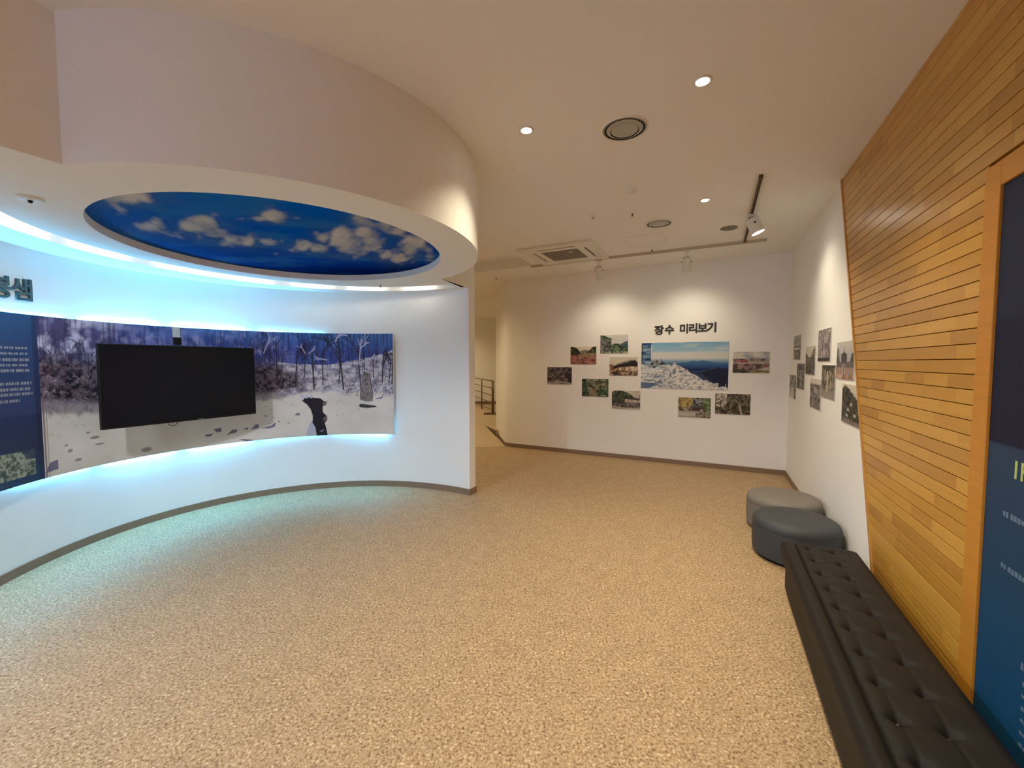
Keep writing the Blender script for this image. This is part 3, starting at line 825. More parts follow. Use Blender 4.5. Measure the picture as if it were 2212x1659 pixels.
# --- ceiling sky disc
def paint_sky():
    S = srgb
    cv = Canvas(2.3, 2.3, 260, 260, 11)
    X = (cv.U - 0.5) * 2.3 + C1.x + 0.045; Y = (cv.V - 0.5) * 2.3 + C1.y - 0.03
    far = np.clip((Y - 2.2) / 2.2, 0, 1)[..., None]
    base = np.array(S(0, 98, 200)) * (1 - far) + np.array(S(0, 44, 148)) * far
    lf = np.clip((-1.9 - X) / 0.9, 0, 1)[..., None] * 0.45
    cv.c = base * (1 - lf) + np.array(S(46, 84, 108)) * lf
    n0 = cv.noise(6, 10, 3)
    cv.mix(np.clip((n0 - 0.5) * 2.2, 0, 0.35), S(60, 128, 172))
    clouds = [(-2.373, 2.797, 0.122, 0.115, 0.6), (-2.057, 2.825, 0.10, 0.138, 1), (-2.15, 2.83, 0.07, 0.10, 0.9), (-2.096, 2.942, 0.097, 0.128, 0.8), (-2.084, 3.139, 0.076, 0.109, 0.8), (-1.949, 3.116, 0.075, 0.119, 0.85), (-1.84, 3.17, 0.07, 0.08, 0.6), (-1.469, 2.608, 0.07, 0.07, 0.9), (-1.60, 2.665, 0.13, 0.042, 0.5), (-1.36, 2.66, 0.08, 0.03, 0.4), (-1.612, 3.26, 0.071, 0.104, 0.95), (-1.528, 3.351, 0.081, 0.096, 0.8), (-1.247, 3.071, 0.094, 0.165, 1), (-1.36, 3.05, 0.06, 0.1, 0.9), (-1.264, 3.286, 0.144, 0.19, 0.7), (-1.034, 2.942, 0.055, 0.085, 0.9), (-1.06, 3.163, 0.087, 0.175, 0.75), (-0.823, 2.778, 0.049, 0.094, 0.9), (-0.778, 2.892, 0.063, 0.092, 0.8), (-1.072, 3.564, 0.063, 0.125, 0.9), (-0.979, 3.657, 0.08, 0.149, 0.9), (-0.812, 3.351, 0.059, 0.198, 1), (-0.70, 3.20, 0.06, 0.143, 0.85), (-0.683, 3.50, 0.05, 0.168, 0.6), (-0.93, 2.62, 0.06, 0.1, 0.9), (-2.1, 2.30, 0.16, 0.09, 0.8), (-1.95, 2.22, 0.12, 0.07, 0.75), (-2.35, 2.45, 0.16, 0.12, 0.4), (-0.95, 2.75, 0.10, 0.08, 0.5), (-2.27, 2.93, 0.16, 0.10, 0.5), (-1.85, 3.42, 0.14, 0.07, 0.35)]
    f = np.zeros_like(X); lo = np.zeros_like(X)
    for x, y, a, b, k in clouds:
        Xs = X - (x / y) * (Y - y)          # slanted cloud heads
        g = np.exp(-0.75 * (((Xs - x) / (a * 1.05)) ** 2 + ((Y - y) / (b * 1.45)) ** 2)) * k
        f = np.maximum(f, g); lo = np.maximum(lo, np.exp(-0.7 * (((Xs - x) / (a * 1.7)) ** 2 + ((Y - y - b * 0.6) / (b * 1.6)) ** 2)) * k)
    U_ = cv.U; cv.U = np.clip(cv.U + 0.52 * (cv.V - 0.5), 0, 1)
    n = cv.noise(34, 16, 4); n2 = cv.noise(16, 9, 3); cv.U = U_
    cv.mix(np.clip(lo * 0.55 * (0.5 + n2), 0, 0.5), S(84, 112, 136))
    f2 = np.clip((f + (n - 0.5) * 0.95 - 0.34) / 0.42, 0, 1) ** 0.9 * 0.9
    shade = np.clip(0.55 + (n2 - 0.5) * 1.6, 0, 1)[..., None]
    cc = np.array(S(214, 208, 200)) * shade + np.array(S(150, 158, 164)) * (1 - shade)
    cv.c = cv.c * (1 - f2[..., None]) + cc * f2[..., None]
    cv.mix((Y > 3.75) * np.clip((Y - 3.75) / 0.4, 0, 1) * 0.75, S(4, 22, 58))
    cv.c *= 0.95
    return cv
def sky_disc():
    cv = paint_sky(); n = 96; rings = 110; rr = 1.12; c = C1 + Vector((0.045, -0.03))
    V = [(c.x, c.y)]; F = []
    for k in range(1, rings + 1):
        for i in range(n * 2):
            a = math.pi * i / n; V.append((c.x + rr * k / rings * math.cos(a), c.y + rr * k / rings * math.sin(a)))
    m = n * 2
    for i in range(m): F.append((0, 1 + i, 1 + (i + 1) % m))
    for k in range(rings - 1):
        b = 1 + k * m
        for i in range(m): F.append((b + i, b + m + i, b + m + (i + 1) % m, b + (i + 1) % m))
    me = bpy.data.meshes.new('sky_print'); me.from_pydata([(x, y, ZS + 0.055) for x, y in V], [], F); me.update()
    P = np.array(V); u = ((P[:, 0] - c.x) / 2.3 + 0.5) * 260; v = ((P[:, 1] - c.y) / 2.3 + 0.5) * 260
    ui = np.clip(u.astype(int), 0, 259); vi = np.clip(v.astype(int), 0, 259); tu = (u - ui)[:, None]; tv_ = (v - vi)[:, None]
    col = (cv.c[vi, ui] * (1 - tu) + cv.c[vi, ui + 1] * tu) * (1 - tv_) + (cv.c[vi + 1, ui] * (1 - tu) + cv.c[vi + 1, ui + 1] * tu) * tv_
    at = me.color_attributes.new('ink', 'FLOAT_COLOR', 'POINT')
    at.data.foreach_set('color', np.concatenate([col, np.ones((len(V), 1))], 1).astype(np.float32).ravel())
    o = link('sky_print', me, M_sky)
    tag(o, 'round ceiling picture of blue sky and white clouds set in the dropped soffit', 'ceiling picture')
sky_disc()

# ------------------------------------------------------------------ television on its arm
tl = Vector((-3.33, 3.35)); tr = Vector((-2.75, 4.45)); tm = (tl + tr) / 2; td = (tr - tl).normalized(); to = Vector((td.y, -td.x))
tv = empty('television', frame((tm.x, tm.y, 1.352), td, to), 'large black flat television, switched off, mounted in front of the snow mural', 'television')
bm = bmesh.new(); add_box(bm, (0, 0, -0.02), (1.244, 0.704, 0.035), bev=0.004); build('housing', bm, M_dark, tv)
bm = bmesh.new(); add_box(bm, (0, 0.004, 0.0), (1.222, 0.676, 0.006)); build('screen', bm, M_black, tv)
bm = bmesh.new(); add_box(bm, (0.09, -0.343, 0.0035), (0.05, 0.006, 0.003)); build('maker_badge', bm, M_grey, tv)
bm = bmesh.new(); add_box(bm, (0, 0, -0.075), (0.42, 0.40, 0.075), bev=0.01); add_box(bm, (0, 0, -0.235), (0.10, 0.10, 0.28)); add_box(bm, (0, 0, -0.365), (0.30, 0.30, 0.02))
build('wall_bracket', bm, M_dark, tv, merge=False)
bm = bmesh.new(); add_tube(bm, [(-0.13 + 0.035 * math.cos(t), -0.352 - 0.03 * math.sin(t), -0.012) for t in [math.pi * i / 10 for i in range(11)]], 0.003, 6)
build('cable_loop', bm, M_dark, tv, smooth=True)
tape = empty('masking_tape', curve_at(151.2, RM - 0.002, 1.85), 'pale strip of tape stuck to the top edge of the snow mural above the television', 'tape')
bm = bmesh.new(); add_box(bm, (0, 0.0, 0.001), (0.062, 0.105, 0.003)); build('strip', bm, M_tape, tape)
bm = bmesh.new(); add_box(bm, (0.006, -0.085, 0.006), (0.066, 0.07, 0.012), bev=0.003); build('sensor_box', bm, M_dark, tape)

# ------------------------------------------------------------------ lettering
def glyph(ch, name, size, M, mat, parent=None, depth=0.006, bold=0.02):
    cu = bpy.data.curves.new(name, 'FONT'); cu.body = ch; cu.size = size
    cu.align_x = 'CENTER'; cu.align_y = 'BOTTOM_BASELINE'
    cu.extrude = depth; cu.offset = bold * size; cu.resolution_u = 4
    ob = bpy.data.objects.new(name, cu); COL.objects.link(ob)
    dg = bpy.context.evaluated_depsgraph_get(); dg.update()
    me = bpy.data.meshes.new_from_object(ob.evaluated_get(dg), depsgraph=dg)
    bpy.data.objects.remove(ob); bpy.data.curves.remove(cu)
    me.name = name
    me.materials.clear(); me.materials.append(mat)
    return link(name, me, None, parent, M)

T = Matrix.Translation
title = empty('wall_title', back_at(1.333, 1.99, 0.004), 'black Korean title lettering on the back wall above the large mountain picture', 'sign')
xs = [-0.355, -0.205, 0.0, 0.125, 0.250, 0.375]
for ch, x, dz in zip('장수미리보기', xs, (0, 0.004, 0.008, 0.011, 0.013, 0.016)):
    glyph(ch, 'letter', 0.150, T((x, dz, 0.0)), M_letter, title, 0.006, 0.034)
tw = empty('raised_wall_title', Matrix.Identity(4), 'raised teal Korean letters on the curved wall, above the left end of the mural', 'sign')
for ch, a in (('샘', 185.5), ('봉', 190.0), ('뜬', 194.5)):
    glyph(ch, 'letter', 0.172, curve_at(a, 1.885, 2.022), M_teal, tw, depth=0.012, bold=0.022)

# ------------------------------------------------------------------ photographs on the walls
S = srgb
def P_field(c):
    c.grad([(0, S(190, 110, 95)), (0.5, S(170, 130, 100)), (0.55, S(140, 130, 100)), (0.75, S(225, 215, 190)), (1, S(235, 225, 200))])
    c.tex(c.V < 0.55, 10, 16, S(120, 62, 52), S(205, 120, 104), 3)
    c.tex((c.V < 0.58) & (c.V > 0.35) & (c.U > 0.3), 14, 10, S(150, 115, 84), S(186, 128, 100), 2)
    c.tex(c.inside([(0.35, 0.56), (0.35, 0.72), (0.55, 0.82), (0.7, 0.78), (0.8, 0.6)]), 8, 6, S(120, 116, 92), S(146, 134, 108), 2)
    c.tex(c.inside([(0, 0.5), (0, 1), (0.1, 1), (0.28, 0.88), (0.36, 0.72), (0.38, 0.56)]), 14, 10, S(34, 44, 24), S(84, 90, 50), 3)
    c.tex(c.inside([(0.6, 0.62), (0.75, 0.8), (0.85, 0.96), (1, 1), (1, 0.62)]), 14, 10, S(44, 56, 28), S(108, 112, 62), 3)
    for x in (0.05, 0.28): c.line(x, 0.32, x, 0.7, 0.012, S(40, 30, 22), 0.9)
    c.line(0.42, 0.26, 0.60, 0.38, 0.014, S(60, 44, 34), 0.8)
def P_cliff(c):
    c.grad([(0, S(110, 116, 100)), (0.4, S(150, 160, 150)), (0.5, S(206, 204, 206)), (1, S(216, 212, 212))])
    c.tex(c.inside([(0.7, 0.1), (0.75, 0.5), (0.88, 0.62), (1, 0.68), (1, 0.1)]), 6, 6, S(44, 84, 92), S(70, 110, 110), 2)
    c.tex(c.inside([(0.38, 0.08), (0.40, 0.46), (0.55, 0.54), (0.72, 0.5), (0.8, 0.3), (1, 0.26), (1, 0.08)]), 16, 10, S(38, 62, 40), S(110, 140, 98), 3)
    c.tex(c.inside([(0, 0), (0, 1), (0.12, 0.98), (0.42, 0.8), (0.4, 0.5), (0.38, 0.05)]), 18, 14, S(42, 46, 42), S(134, 136, 134), 4)
    c.tex(c.inside([(0, 0.85), (0, 1), (0.12, 0.98), (0.42, 0.8), (0.38, 0.72)]), 14, 10, S(40, 62, 34), S(84, 108, 62), 2)
    c.tex(c.V < 0.1, 20, 4, S(40, 44, 34), S(170, 190, 160), 2)
def P_roof(c):
    c.grad([(0, S(150, 116, 92)), (0.3, S(200, 180, 160)), (0.6, S(222, 208, 188)), (1, S(226, 214, 196))])
    c.tex(c.V < 0.32, 18, 8, S(60, 38, 24), S(196, 162, 128), 3)
    c.tex(c.inside([(0.15, 0.28), (0.15, 0.5), (0.95, 0.5), (0.95, 0.25)]), 16, 6, S(190, 130, 70), S(230, 214, 198), 2)
    c.poly([(0.14, 0.34), (0.14, 0.52), (0.5, 0.68), (0.9, 0.84), (1, 0.70), (1, 0.50), (0.6, 0.48), (0.3, 0.42)], S(44, 34, 34))
    c.tex(c.inside([(0.2, 0.54), (0.3, 0.66), (0.7, 0.84), (0.9, 0.86), (0.6, 0.7)]), 30, 10, S(128, 118, 108), S(190, 180, 168), 2)
    for x in (0.3, 0.45, 0.55, 0.72): c.line(x, 0.26, x, 0.46, 0.012, S(60, 40, 30), 0.9)
    for x in (0.70, 0.86): c.line(x, 0.80, x + 0.02, 0.90, 0.008, S(120, 110, 100), 0.9)
    c.tex(c.inside([(0, 0), (0, 0.62), (0.13, 0.6), (0.16, 0)]), 10, 10, S(140, 84, 50), S(196, 160, 126), 2)
    c.blob(0.2, 0.1, 0.14, 0.14, S(26, 20, 16), 0.9, 0.5); c.caption(0.03, 0.05, 0.16, 0.035, S(220, 210, 200), 5)
def P_dark(c):
    c.grad([(0, S(190, 180, 172)), (0.14, S(120, 108, 106)), (0.3, S(70, 60, 62)), (1, S(98, 84, 88))])
    c.tex(c.V > 0.2, 9, 7, S(44, 36, 40), S(124, 110, 114), 4)
    c.tex(c.inside([(0.85, 0.15), (0.8, 0.62), (1, 0.66), (1, 0.1)]), 8, 8, S(26, 22, 26), S(56, 50, 56), 2)
    c.line(0.62, 0.46, 0.72, 0.7, 0.012, S(150, 136, 140), 0.8); c.line(0.05, 0.44, 0.25, 0.5, 0.008, S(170, 160, 160), 0.7)
    c.poly([(0.3, 0.18), (0.34, 0.26), (0.5, 0.2), (0.9, 0.1), (0.9, 0.0), (0.35, 0.06)], S(176, 164, 158), 0.85)
    c.poly([(0.38, 0.06), (0.6, 0.10), (0.85, 0.03), (0.6, 0.03)], S(64, 54, 54), 0.8)
def P_forest(c):
    c.grad([(0, S(120, 104, 76)), (0.5, S(96, 100, 72)), (1, S(150, 144, 116))])
    c.tex(c.V > 0.0, 16, 12, S(66, 80, 56), S(160, 156, 120), 4)
    c.tex(c.inside([(0, 0), (0, 1), (0.16, 1), (0.2, 0.5), (0.3, 0.1), (0.3, 0)]), 14, 14, S(26, 44, 30), S(76, 104, 70), 3)
    c.tex(c.inside([(0.6, 0), (0.55, 0.4), (0.95, 0.42), (0.9, 1), (1, 1), (1, 0)]), 16, 14, S(28, 50, 32), S(84, 122, 78), 3)
    c.poly([(0.28, 0), (0.36, 0.3), (0.48, 0.45), (0.54, 0.42), (0.52, 0)], S(158, 128, 96), 0.75)
    for x, y in ((0.3, 0.6), (0.4, 0.55), (0.47, 0.48), (0.72, 0.6)): c.blob(x, y, 0.08, 0.07, S(34, 34, 24), 0.8, 0.8)
    c.line(0.52, 0.1, 0.52, 1, 0.008, S(150, 134, 104), 0.7); c.caption(0.72, 0.06, 0.23, 0.04, S(220, 220, 210), 5)
def P_lake(c):
    c.grad([(0, S(176, 160, 150)), (0.12, S(150, 138, 132)), (0.3, S(104, 100, 98)), (0.55, S(190, 176, 160)), (1, S(222, 210, 190))])
    c.tex(c.inside([(0, 0.45), (0, 0.9), (0.15, 1), (0.4, 0.98), (0.65, 0.82), (0.82, 0.6), (0.84, 0.45)]), 16, 12, S(36, 48, 34), S(100, 112, 82), 4)
    c.tex(c.inside([(0, 0.14), (0, 0.34), (1, 0.36), (1, 0.12), (0.5, 0.06)]), 18, 10, S(66, 64, 66), S(140, 128, 124), 3)
    c.tex(c.inside([(0, 0.32), (0, 0.5), (0.5, 0.52), (0.45, 0.32)]), 16, 8, S(40, 50, 38), S(84, 90, 72), 3)
    c.poly([(0.46, 0.38), (0.48, 0.56), (1, 0.52), (1, 0.36)], S(208, 190, 176)); c.poly([(0.42, 0.60), (0.6, 0.66), (1, 0.58), (1, 0.5), (0.48, 0.54)], S(72, 66, 66))
    for x in (0.55, 0.62, 0.7, 0.75, 0.88, 0.93): c.line(x, 0.38, x, 0.5, 0.01, S(110, 84, 76), 0.8)
    c.line(0.02, 0.14, 0.4, 0.06, 0.01, S(210, 200, 190), 0.8); c.line(0.4, 0.06, 1, 0.03, 0.01, S(210, 200, 190), 0.8)
    c.caption(0.8, 0.93, 0.17, 0.03, S(80, 60, 56), 5); c.poly([(0.97, 0.6), (0.97, 0.8), (1, 0.8), (1, 0.6)], S(110, 80, 60))
def P_big(c):
    c.grad([(0, S(20, 30, 60)), (0.5, S(36, 58, 110)), (0.6, S(130, 166, 196)), (0.66, S(214, 216, 214)), (0.78, S(210, 216, 218)), (0.82, S(150, 192, 218)), (1, S(118, 172, 212))])
    c.mix(np.clip((c.noise(5, 12, 3) - 0.5) * 3, 0, 0.5) * (c.V > 0.75), S(205, 214, 214))
    c.tex(c.inside([(0.84, 0.85), (0.9, 0.88), (1, 0.87), (1, 0.84)]), 10, 3, S(190, 210, 215), S(235, 232, 222), 1)
    ridge = [(0.3, 0.5), (0.42, 0.55), (0.5, 0.57), (0.56, 0.58), (0.61, 0.61), (0.66, 0.59), (0.71, 0.615), (0.78, 0.6), (0.85, 0.57), (0.93, 0.555), (1.0, 0.55), (1.0, 0.2), (0.3, 0.2)]
    c.poly(ridge, S(62, 116, 168))
    m = c.inside(ridge); c.mix(m * np.clip((0.57 - c.V) / 0.14, 0, 1), S(18, 44, 104))
    c.mix(m * np.clip((0.44 - c.V) / 0.1, 0, 1), S(22, 34, 78))
    c.poly([(0.55, 0.3), (0.68, 0.38), (0.8, 0.43), (0.9, 0.46), (1, 0.44), (1, 0), (0.6, 0)], S(24, 30, 60), 0.85)
    c.line(0.6, 0.36, 0.72, 0.38, 0.008, S(90, 120, 160), 0.8); c.line(0.72, 0.38, 0.86, 0.45, 0.006, S(90, 120, 160), 0.7)
    c.poly([(0.55, 0.34), (0.7, 0.34), (0.82, 0.18), (0.85, 0.05), (0.5, 0.0)], S(50, 70, 106), 0.8)
    # frosted tower at the left
    t = c.inside([(0, 0.45), (0, 1), (0.12, 1), (0.125, 0.8), (0.115, 0.6), (0.12, 0.42)])
    c.tex(t, 6, 14, S(24, 62, 118), S(150, 184, 208), 3); c.line(0.012, 0.6, 0.015, 0.92, 0.016, S(12, 26, 56), 0.8)
    c.line(0.122, 0.95, 0.128, 0.6, 0.010, S(226, 228, 226), 0.9)
    c.tex(c.inside([(0.11, 0.4), (0.12, 0.64), (0.2, 0.62), (0.3, 0.56), (0.33, 0.4)]), 30, 24, S(44, 54, 76), S(180, 182, 184), 3)
    c.line(0.24, 0.64, 0.27, 0.52, 0.01, S(40, 44, 58), 0.9)
    # frosted shrubs
    fr = [(0, 0), (0, 0.54), (0.08, 0.5), (0.16, 0.44), (0.22, 0.52), (0.27, 0.5), (0.31, 0.55), (0.37, 0.5), (0.4, 0.58), (0.43, 0.52), (0.47, 0.5), (0.5, 0.45), (0.55, 0.42), (0.59, 0.34), (0.65, 0.3), (0.7, 0.24), (0.76, 0.14), (0.82, 0.08), (0.87, 0.05), (0.95, 0.08), (1, 0.05), (1, 0)]
    m = c.inside(fr)
    c.tex(m, 30, 24, S(120, 128, 146), S(228, 228, 228), 4, 0.34, 0.6)
    c.tex(m * np.clip((0.42 - c.U) / 0.25, 0, 0.8), 6, 14, S(62, 104, 154), S(218, 224, 228), 3, 0.35, 0.6)
    for _ in range(260):
        x = c.rng.uniform(0, 0.9); y = c.rng.uniform(0, 0.5) * (1 - x * 0.85) ; r_ = c.rng.uniform(0.008, 0.022)
        c.blob(x, y, r_, r_ * 1.4, S(236, 234, 230), 0.6, 0.7); c.blob(x + r_ * .8, y - r_, r_ * 0.5, r_ * 0.6, S(84, 92, 112), 0.4, 0.9)
    c.poly([(0, 0), (0, 0.13), (0.1, 0.14), (0.17, 0.1), (0.13, 0.02), (0.1, 0)], S(42, 84, 138), 0.85)
    c.line(0, 0.15, 0.17, 0.13, 0.02, S(228, 228, 224), 0.9)
    c.caption(0.835, 0.11, 0.07, 0.025, S(200, 200, 200), 5); c.line(0.975, 0.08, 0.975, 0.12, 0.008, S(220, 220, 220))
def P_cloud(c):
    c.grad([(0, S(150, 132, 100)), (0.2, S(120, 96, 92)), (0.5, S(176, 150, 140)), (0.65, S(176, 170, 168)), (1, S(208, 198, 186))])
    c.tex(c.V > 0.66, 4, 7, S(150, 158, 180), S(228, 220, 206), 3); c.blob(0.18, 0.86, 0.16, 0.16, S(226, 216, 198), 0.8)
    c.tex((c.V < 0.68) & (c.V > 0.56), 12, 5, S(92, 84, 88), S(180, 158, 150), 3)
    c.tex(c.inside([(0.04, 0.5), (0.04, 0.6), (0.42, 0.6), (0.42, 0.5)]), 24, 6, S(140, 50, 50), S(190, 120, 110), 2)
    c.line(0.1, 0.46, 0.85, 0.46, 0.008, S(226, 214, 206), 0.8)
    c.tex(c.inside([(0, 0), (0, 0.44), (0.7, 0.44), (0.88, 0.4), (0.88, 0.3), (0.5, 0.14), (0.45, 0)]), 10, 7, S(78, 62, 62), S(168, 132, 124), 3)
    c.tex(c.inside([(0.0, 0), (0, 0.2), (0.4, 0.12), (0.45, 0)]), 14, 8, S(24, 30, 22), S(84, 74, 60), 3)
    c.tex(c.inside([(0.5, 0), (0.52, 0.12), (0.9, 0.12), (1, 0.03), (1, 0)]), 14, 8, S(120, 104, 44), S(176, 152, 90), 2)
    c.poly([(0.66, 0.14), (0.9, 0.26), (1, 0.28), (1, 0.12), (0.85, 0.12)], S(196, 186, 176)); c.caption(0.82, 0.93, 0.15, 0.035, S(70, 64, 70), 5)
    c.poly([(0.86, 0.3), (0.86, 0.42), (1, 0.44), (1, 0.32)], S(150, 80, 74), 0.8)
def P_pav(c):
    c.grad([(0, S(150, 140, 124)), (0.3, S(176, 166, 152)), (0.5, S(150, 140, 90)), (1, S(120, 120, 70))])
    c.tex(c.inside([(0, 0.5), (0, 1), (0.45, 1), (0.45, 0.7), (0.3, 0.52)]), 14, 10, S(128, 104, 32), S(206, 176, 78), 3)
    c.tex(c.inside([(0.44, 0.6), (0.46, 1), (0.8, 1), (0.75, 0.66)]), 12, 12, S(26, 28, 30), S(150, 150, 150), 3)
    c.tex(c.inside([(0.78, 0.3), (0.75, 1), (1, 1), (1, 0.2)]), 12, 12, S(62, 86, 46), S(140, 154, 104), 3)
    c.tex(c.inside([(0, 0.3), (0, 0.52), (0.4, 0.5), (0.4, 0.32)]), 14, 8, S(70, 60, 44), S(176, 158, 126), 3)
    c.poly([(0.34, 0.50), (0.5, 0.62), (0.72, 0.64), (0.82, 0.5), (0.6, 0.46)], S(74, 88, 88)); c.poly([(0.42, 0.34), (0.42, 0.5), (0.8, 0.5), (0.8, 0.34)], S(88, 44, 34))
    c.poly([(0.68, 0.36), (0.68, 0.42), (0.78, 0.42), (0.78, 0.36)], S(214, 204, 190))
    c.poly([(0, 0.06), (0, 0.26), (0.52, 0.22), (0.56, 0.1), (0.3, 0.04)], S(198, 188, 176), 0.9); c.tex(c.inside([(0.52, 0), (0.6, 0.3), (1, 0.32), (1, 0)]), 16, 10, S(90, 84, 62), S(160, 152, 130), 3)
    c.caption(0.03, 0.94, 0.22, 0.03, S(60, 50, 30), 6)
def P_trees(c):
    c.grad([(0, S(70, 58, 44)), (0.3, S(96, 84, 66)), (0.6, S(120, 110, 92)), (1, S(150, 140, 118))])
    c.tex(c.V > 0.22, 16, 12, S(58, 50, 34), S(132, 122, 92), 4)
    c.tex(c.inside([(0.02, 0.4), (0.05, 1), (0.34, 1), (0.32, 0.5), (0.2, 0.3)]), 16, 16, S(130, 118, 106), S(222, 208, 194), 4)
    c.tex(c.V < 0.24, 10, 16, S(48, 38, 28), S(136, 120, 98), 3)
    c.tree(0.15, 0.2, 0.13, 0.012, S(50, 38, 28), 88, 3, 0.9)
    for x in (0.4, 0.52, 0.6, 0.86, 0.95): c.line(x, 0.22, x, 0.5, 0.008, S(40, 32, 24), 0.9)
    c.line(0.76, 0.02, 0.7, 0.45, 0.02, S(196, 178, 158), 0.95); c.line(0.7, 0.45, 0.72, 0.66, 0.013, S(150, 136, 116), 0.9); c.line(0.7, 0.45, 0.62, 0.6, 0.009, S(120, 106, 88), 0.9)
    c.caption(0.78, 0.95, 0.19, 0.03, S(210, 200, 190), 5)

big_col = None
def photo(name_label, paint, M, w, h, nx, ny, seed, group, k=1.0):
    c = Canvas(w, h, nx, ny, seed); paint(c)
    sat = 0.95 if w > 1 else 0.72
    c.c = c.c * sat + c.c.mean(-1, keepdims=True) * (1 - sat); c.c = np.clip(c.c * k, 0.004, 0.85)
    # white paper border
    bw = 0.0
    o = print_mesh('wall_photograph', c, lambda U, V, d: np.stack([(U - 0.5) * w, (V - 0.5) * h, d + 0 * U], -1), M_print, 0.006, None, M)
    tag(o, name_label, 'photograph', group)
    return o
GB = 'landscape photographs on the back wall'
for lab, fn, t, z, sd in (
    ('pink flower field photograph between dark trees, on the back wall', P_field, 2.885, 1.668, 1),
    ('photograph of a grey rock cliff beside green hills, topmost on the back wall', P_cliff, 2.375, 1.845, 2),
    ('photograph of a dark rising roof, just left of the large mountain picture', P_roof, 2.220, 1.489, 3),
    ('dim brown photograph of a stream, leftmost on the back wall', P_dark, 3.306, 1.322, 4),
    ('photograph of a green forest path, lower left on the back wall', P_forest, 2.680, 1.133, 5),
    ('photograph of a low house by a pond under a green hill, on the back wall', P_lake, 2.175, 0.953, 6),
    ('photograph of pinkish shrubs under clouds, right of the large mountain picture', P_cloud, 0.454, 1.552, 7),
    ('photograph of a pavilion and yellow tree, below the large mountain picture', P_pav, 1.170, 0.878, 8),
    ('dark photograph of bare trees with one pale trunk, on the back wall', P_trees, 0.668, 0.953, 9)):
    photo(lab, fn, back_at(t, z, 0.001), 0.446, 0.296, 96, 64, sd, GB, 0.92)
photo('large photograph of frosted trees and blue mountain ridges on the back wall', P_big, back_at(1.338, 1.502, 0.001), 1.214, 0.700, 260, 150, 21, GB, 0.95)

# right wall
def base_r(c, top, bot, hz=0.4):
    c.grad([(0, bot), (hz, bot), (hz + 0.02, top), (1, top)])
def Q_a(c):
    c.grad([(0, S(150, 132, 116)), (0.45, S(128, 118, 112)), (0.6, S(150, 150, 152)), (1, S(200, 196, 188))]); c.tex(c.V < 0.55, 8, 8, S(108, 92, 84), S(176, 156, 144), 3)
    c.poly([(0.15, 0.42), (0.15, 0.5), (0.85, 0.5), (0.85, 0.42)], S(222, 214, 204)); c.tex(c.V > 0.6, 6, 6, S(140, 140, 140), S(206, 202, 196), 3)
def Q_b(c):
    c.grad([(0, S(70, 60, 56)), (0.1, S(128, 116, 118)), (1, S(124, 108, 112))]); c.tex(c.V > 0.1, 16, 8, S(104, 90, 96), S(172, 156, 162), 4)
    c.line(0.5, 0.15, 0.52, 0.85, 0.03, S(186, 172, 176), 0.5); c.tex(c.V < 0.1, 12, 4, S(44, 40, 34), S(90, 84, 76), 2); c.poly([(0.8, 0.9), (0.8, 0.95), (0.95, 0.95), (0.95, 0.9)], S(220, 214, 208), 0.8)
def Q_c(c):
    c.grad([(0, S(70, 62, 54)), (0.6, S(96, 88, 78)), (0.62, S(206, 196, 176)), (1, S(212, 202, 184))]); c.tex(c.V < 0.62, 14, 12, S(50, 46, 40), S(126, 114, 102), 4)
    c.tex(c.inside([(0, 0.6), (0, 0.8), (0.3, 0.62)]), 10, 10, S(60, 56, 46), S(104, 98, 84), 2); c.tex(c.inside([(0.5, 0.6), (0.9, 0.95), (1, 1), (1, 0.6)]), 14, 14, S(64, 60, 48), S(176, 168, 150), 3)
def Q_d(c):
    c.grad([(0, S(110, 102, 98)), (1, S(120, 110, 102))]); c.tex(c.V > 0, 12, 10, S(74, 70, 68), S(150, 140, 132), 4)
    c.line(0.55, 0.1, 0.6, 0.5, 0.02, S(206, 202, 198), 0.8); c.line(0.3, 0.45, 0.55, 0.5, 0.014, S(180, 176, 172), 0.7); c.tex(c.inside([(0, 0), (0.1, 0.5), (0.4, 0.3), (0.4, 0)]), 10, 10, S(50, 50, 50), S(96, 92, 88), 2)
def Q_e(c):
    c.grad([(0, S(190, 180, 166)), (0.5, S(150, 146, 138)), (0.75, S(110, 116, 104)), (1, S(176, 172, 164))]); c.tex(c.V > 0.5, 8, 8, S(90, 96, 84), S(176, 174, 166), 3)
    c.poly([(0.2, 0), (0.4, 0.5), (0.6, 0.5), (0.7, 0)], S(208, 200, 188), 0.8); c.tex(c.inside([(0.75, 0), (0.8, 0.8), (1, 0.9), (1, 0)]), 8, 8, S(84, 80, 72), S(130, 124, 114), 2)
def Q_f(c):
    c.grad([(0, S(150, 138, 130)), (0.22, S(142, 130, 122)), (0.3, S(112, 100, 86)), (1, S(120, 106, 90))]); c.tex(c.V > 0.25, 14, 12, S(70, 62, 52), S(156, 140, 120), 4)
    c.line(0.45, 0.25, 0.46, 0.9, 0.04, S(206, 196, 180), 0.75); c.line(0.72, 0.3, 0.7, 0.7, 0.02, S(176, 166, 150), 0.6); c.tex(c.inside([(0, 0.95), (0.5, 0.8), (1, 0.95), (1, 1), (0, 1)]), 14, 6, S(50, 46, 36), S(88, 80, 62), 2)
def Q_g(c):
    c.grad([(0, S(104, 90, 84)), (0.4, S(128, 108, 100)), (0.6, S(128, 124, 128)), (0.82, S(150, 148, 150)), (0.84, S(204, 196, 184)), (1, S(210, 202, 188))]); c.tex(c.V < 0.8, 8, 10, S(84, 76, 76), S(146, 134, 132), 3)
    c.blob(0.5, 0.62, 0.2, 0.14, S(178, 172, 172), 0.8, 1)
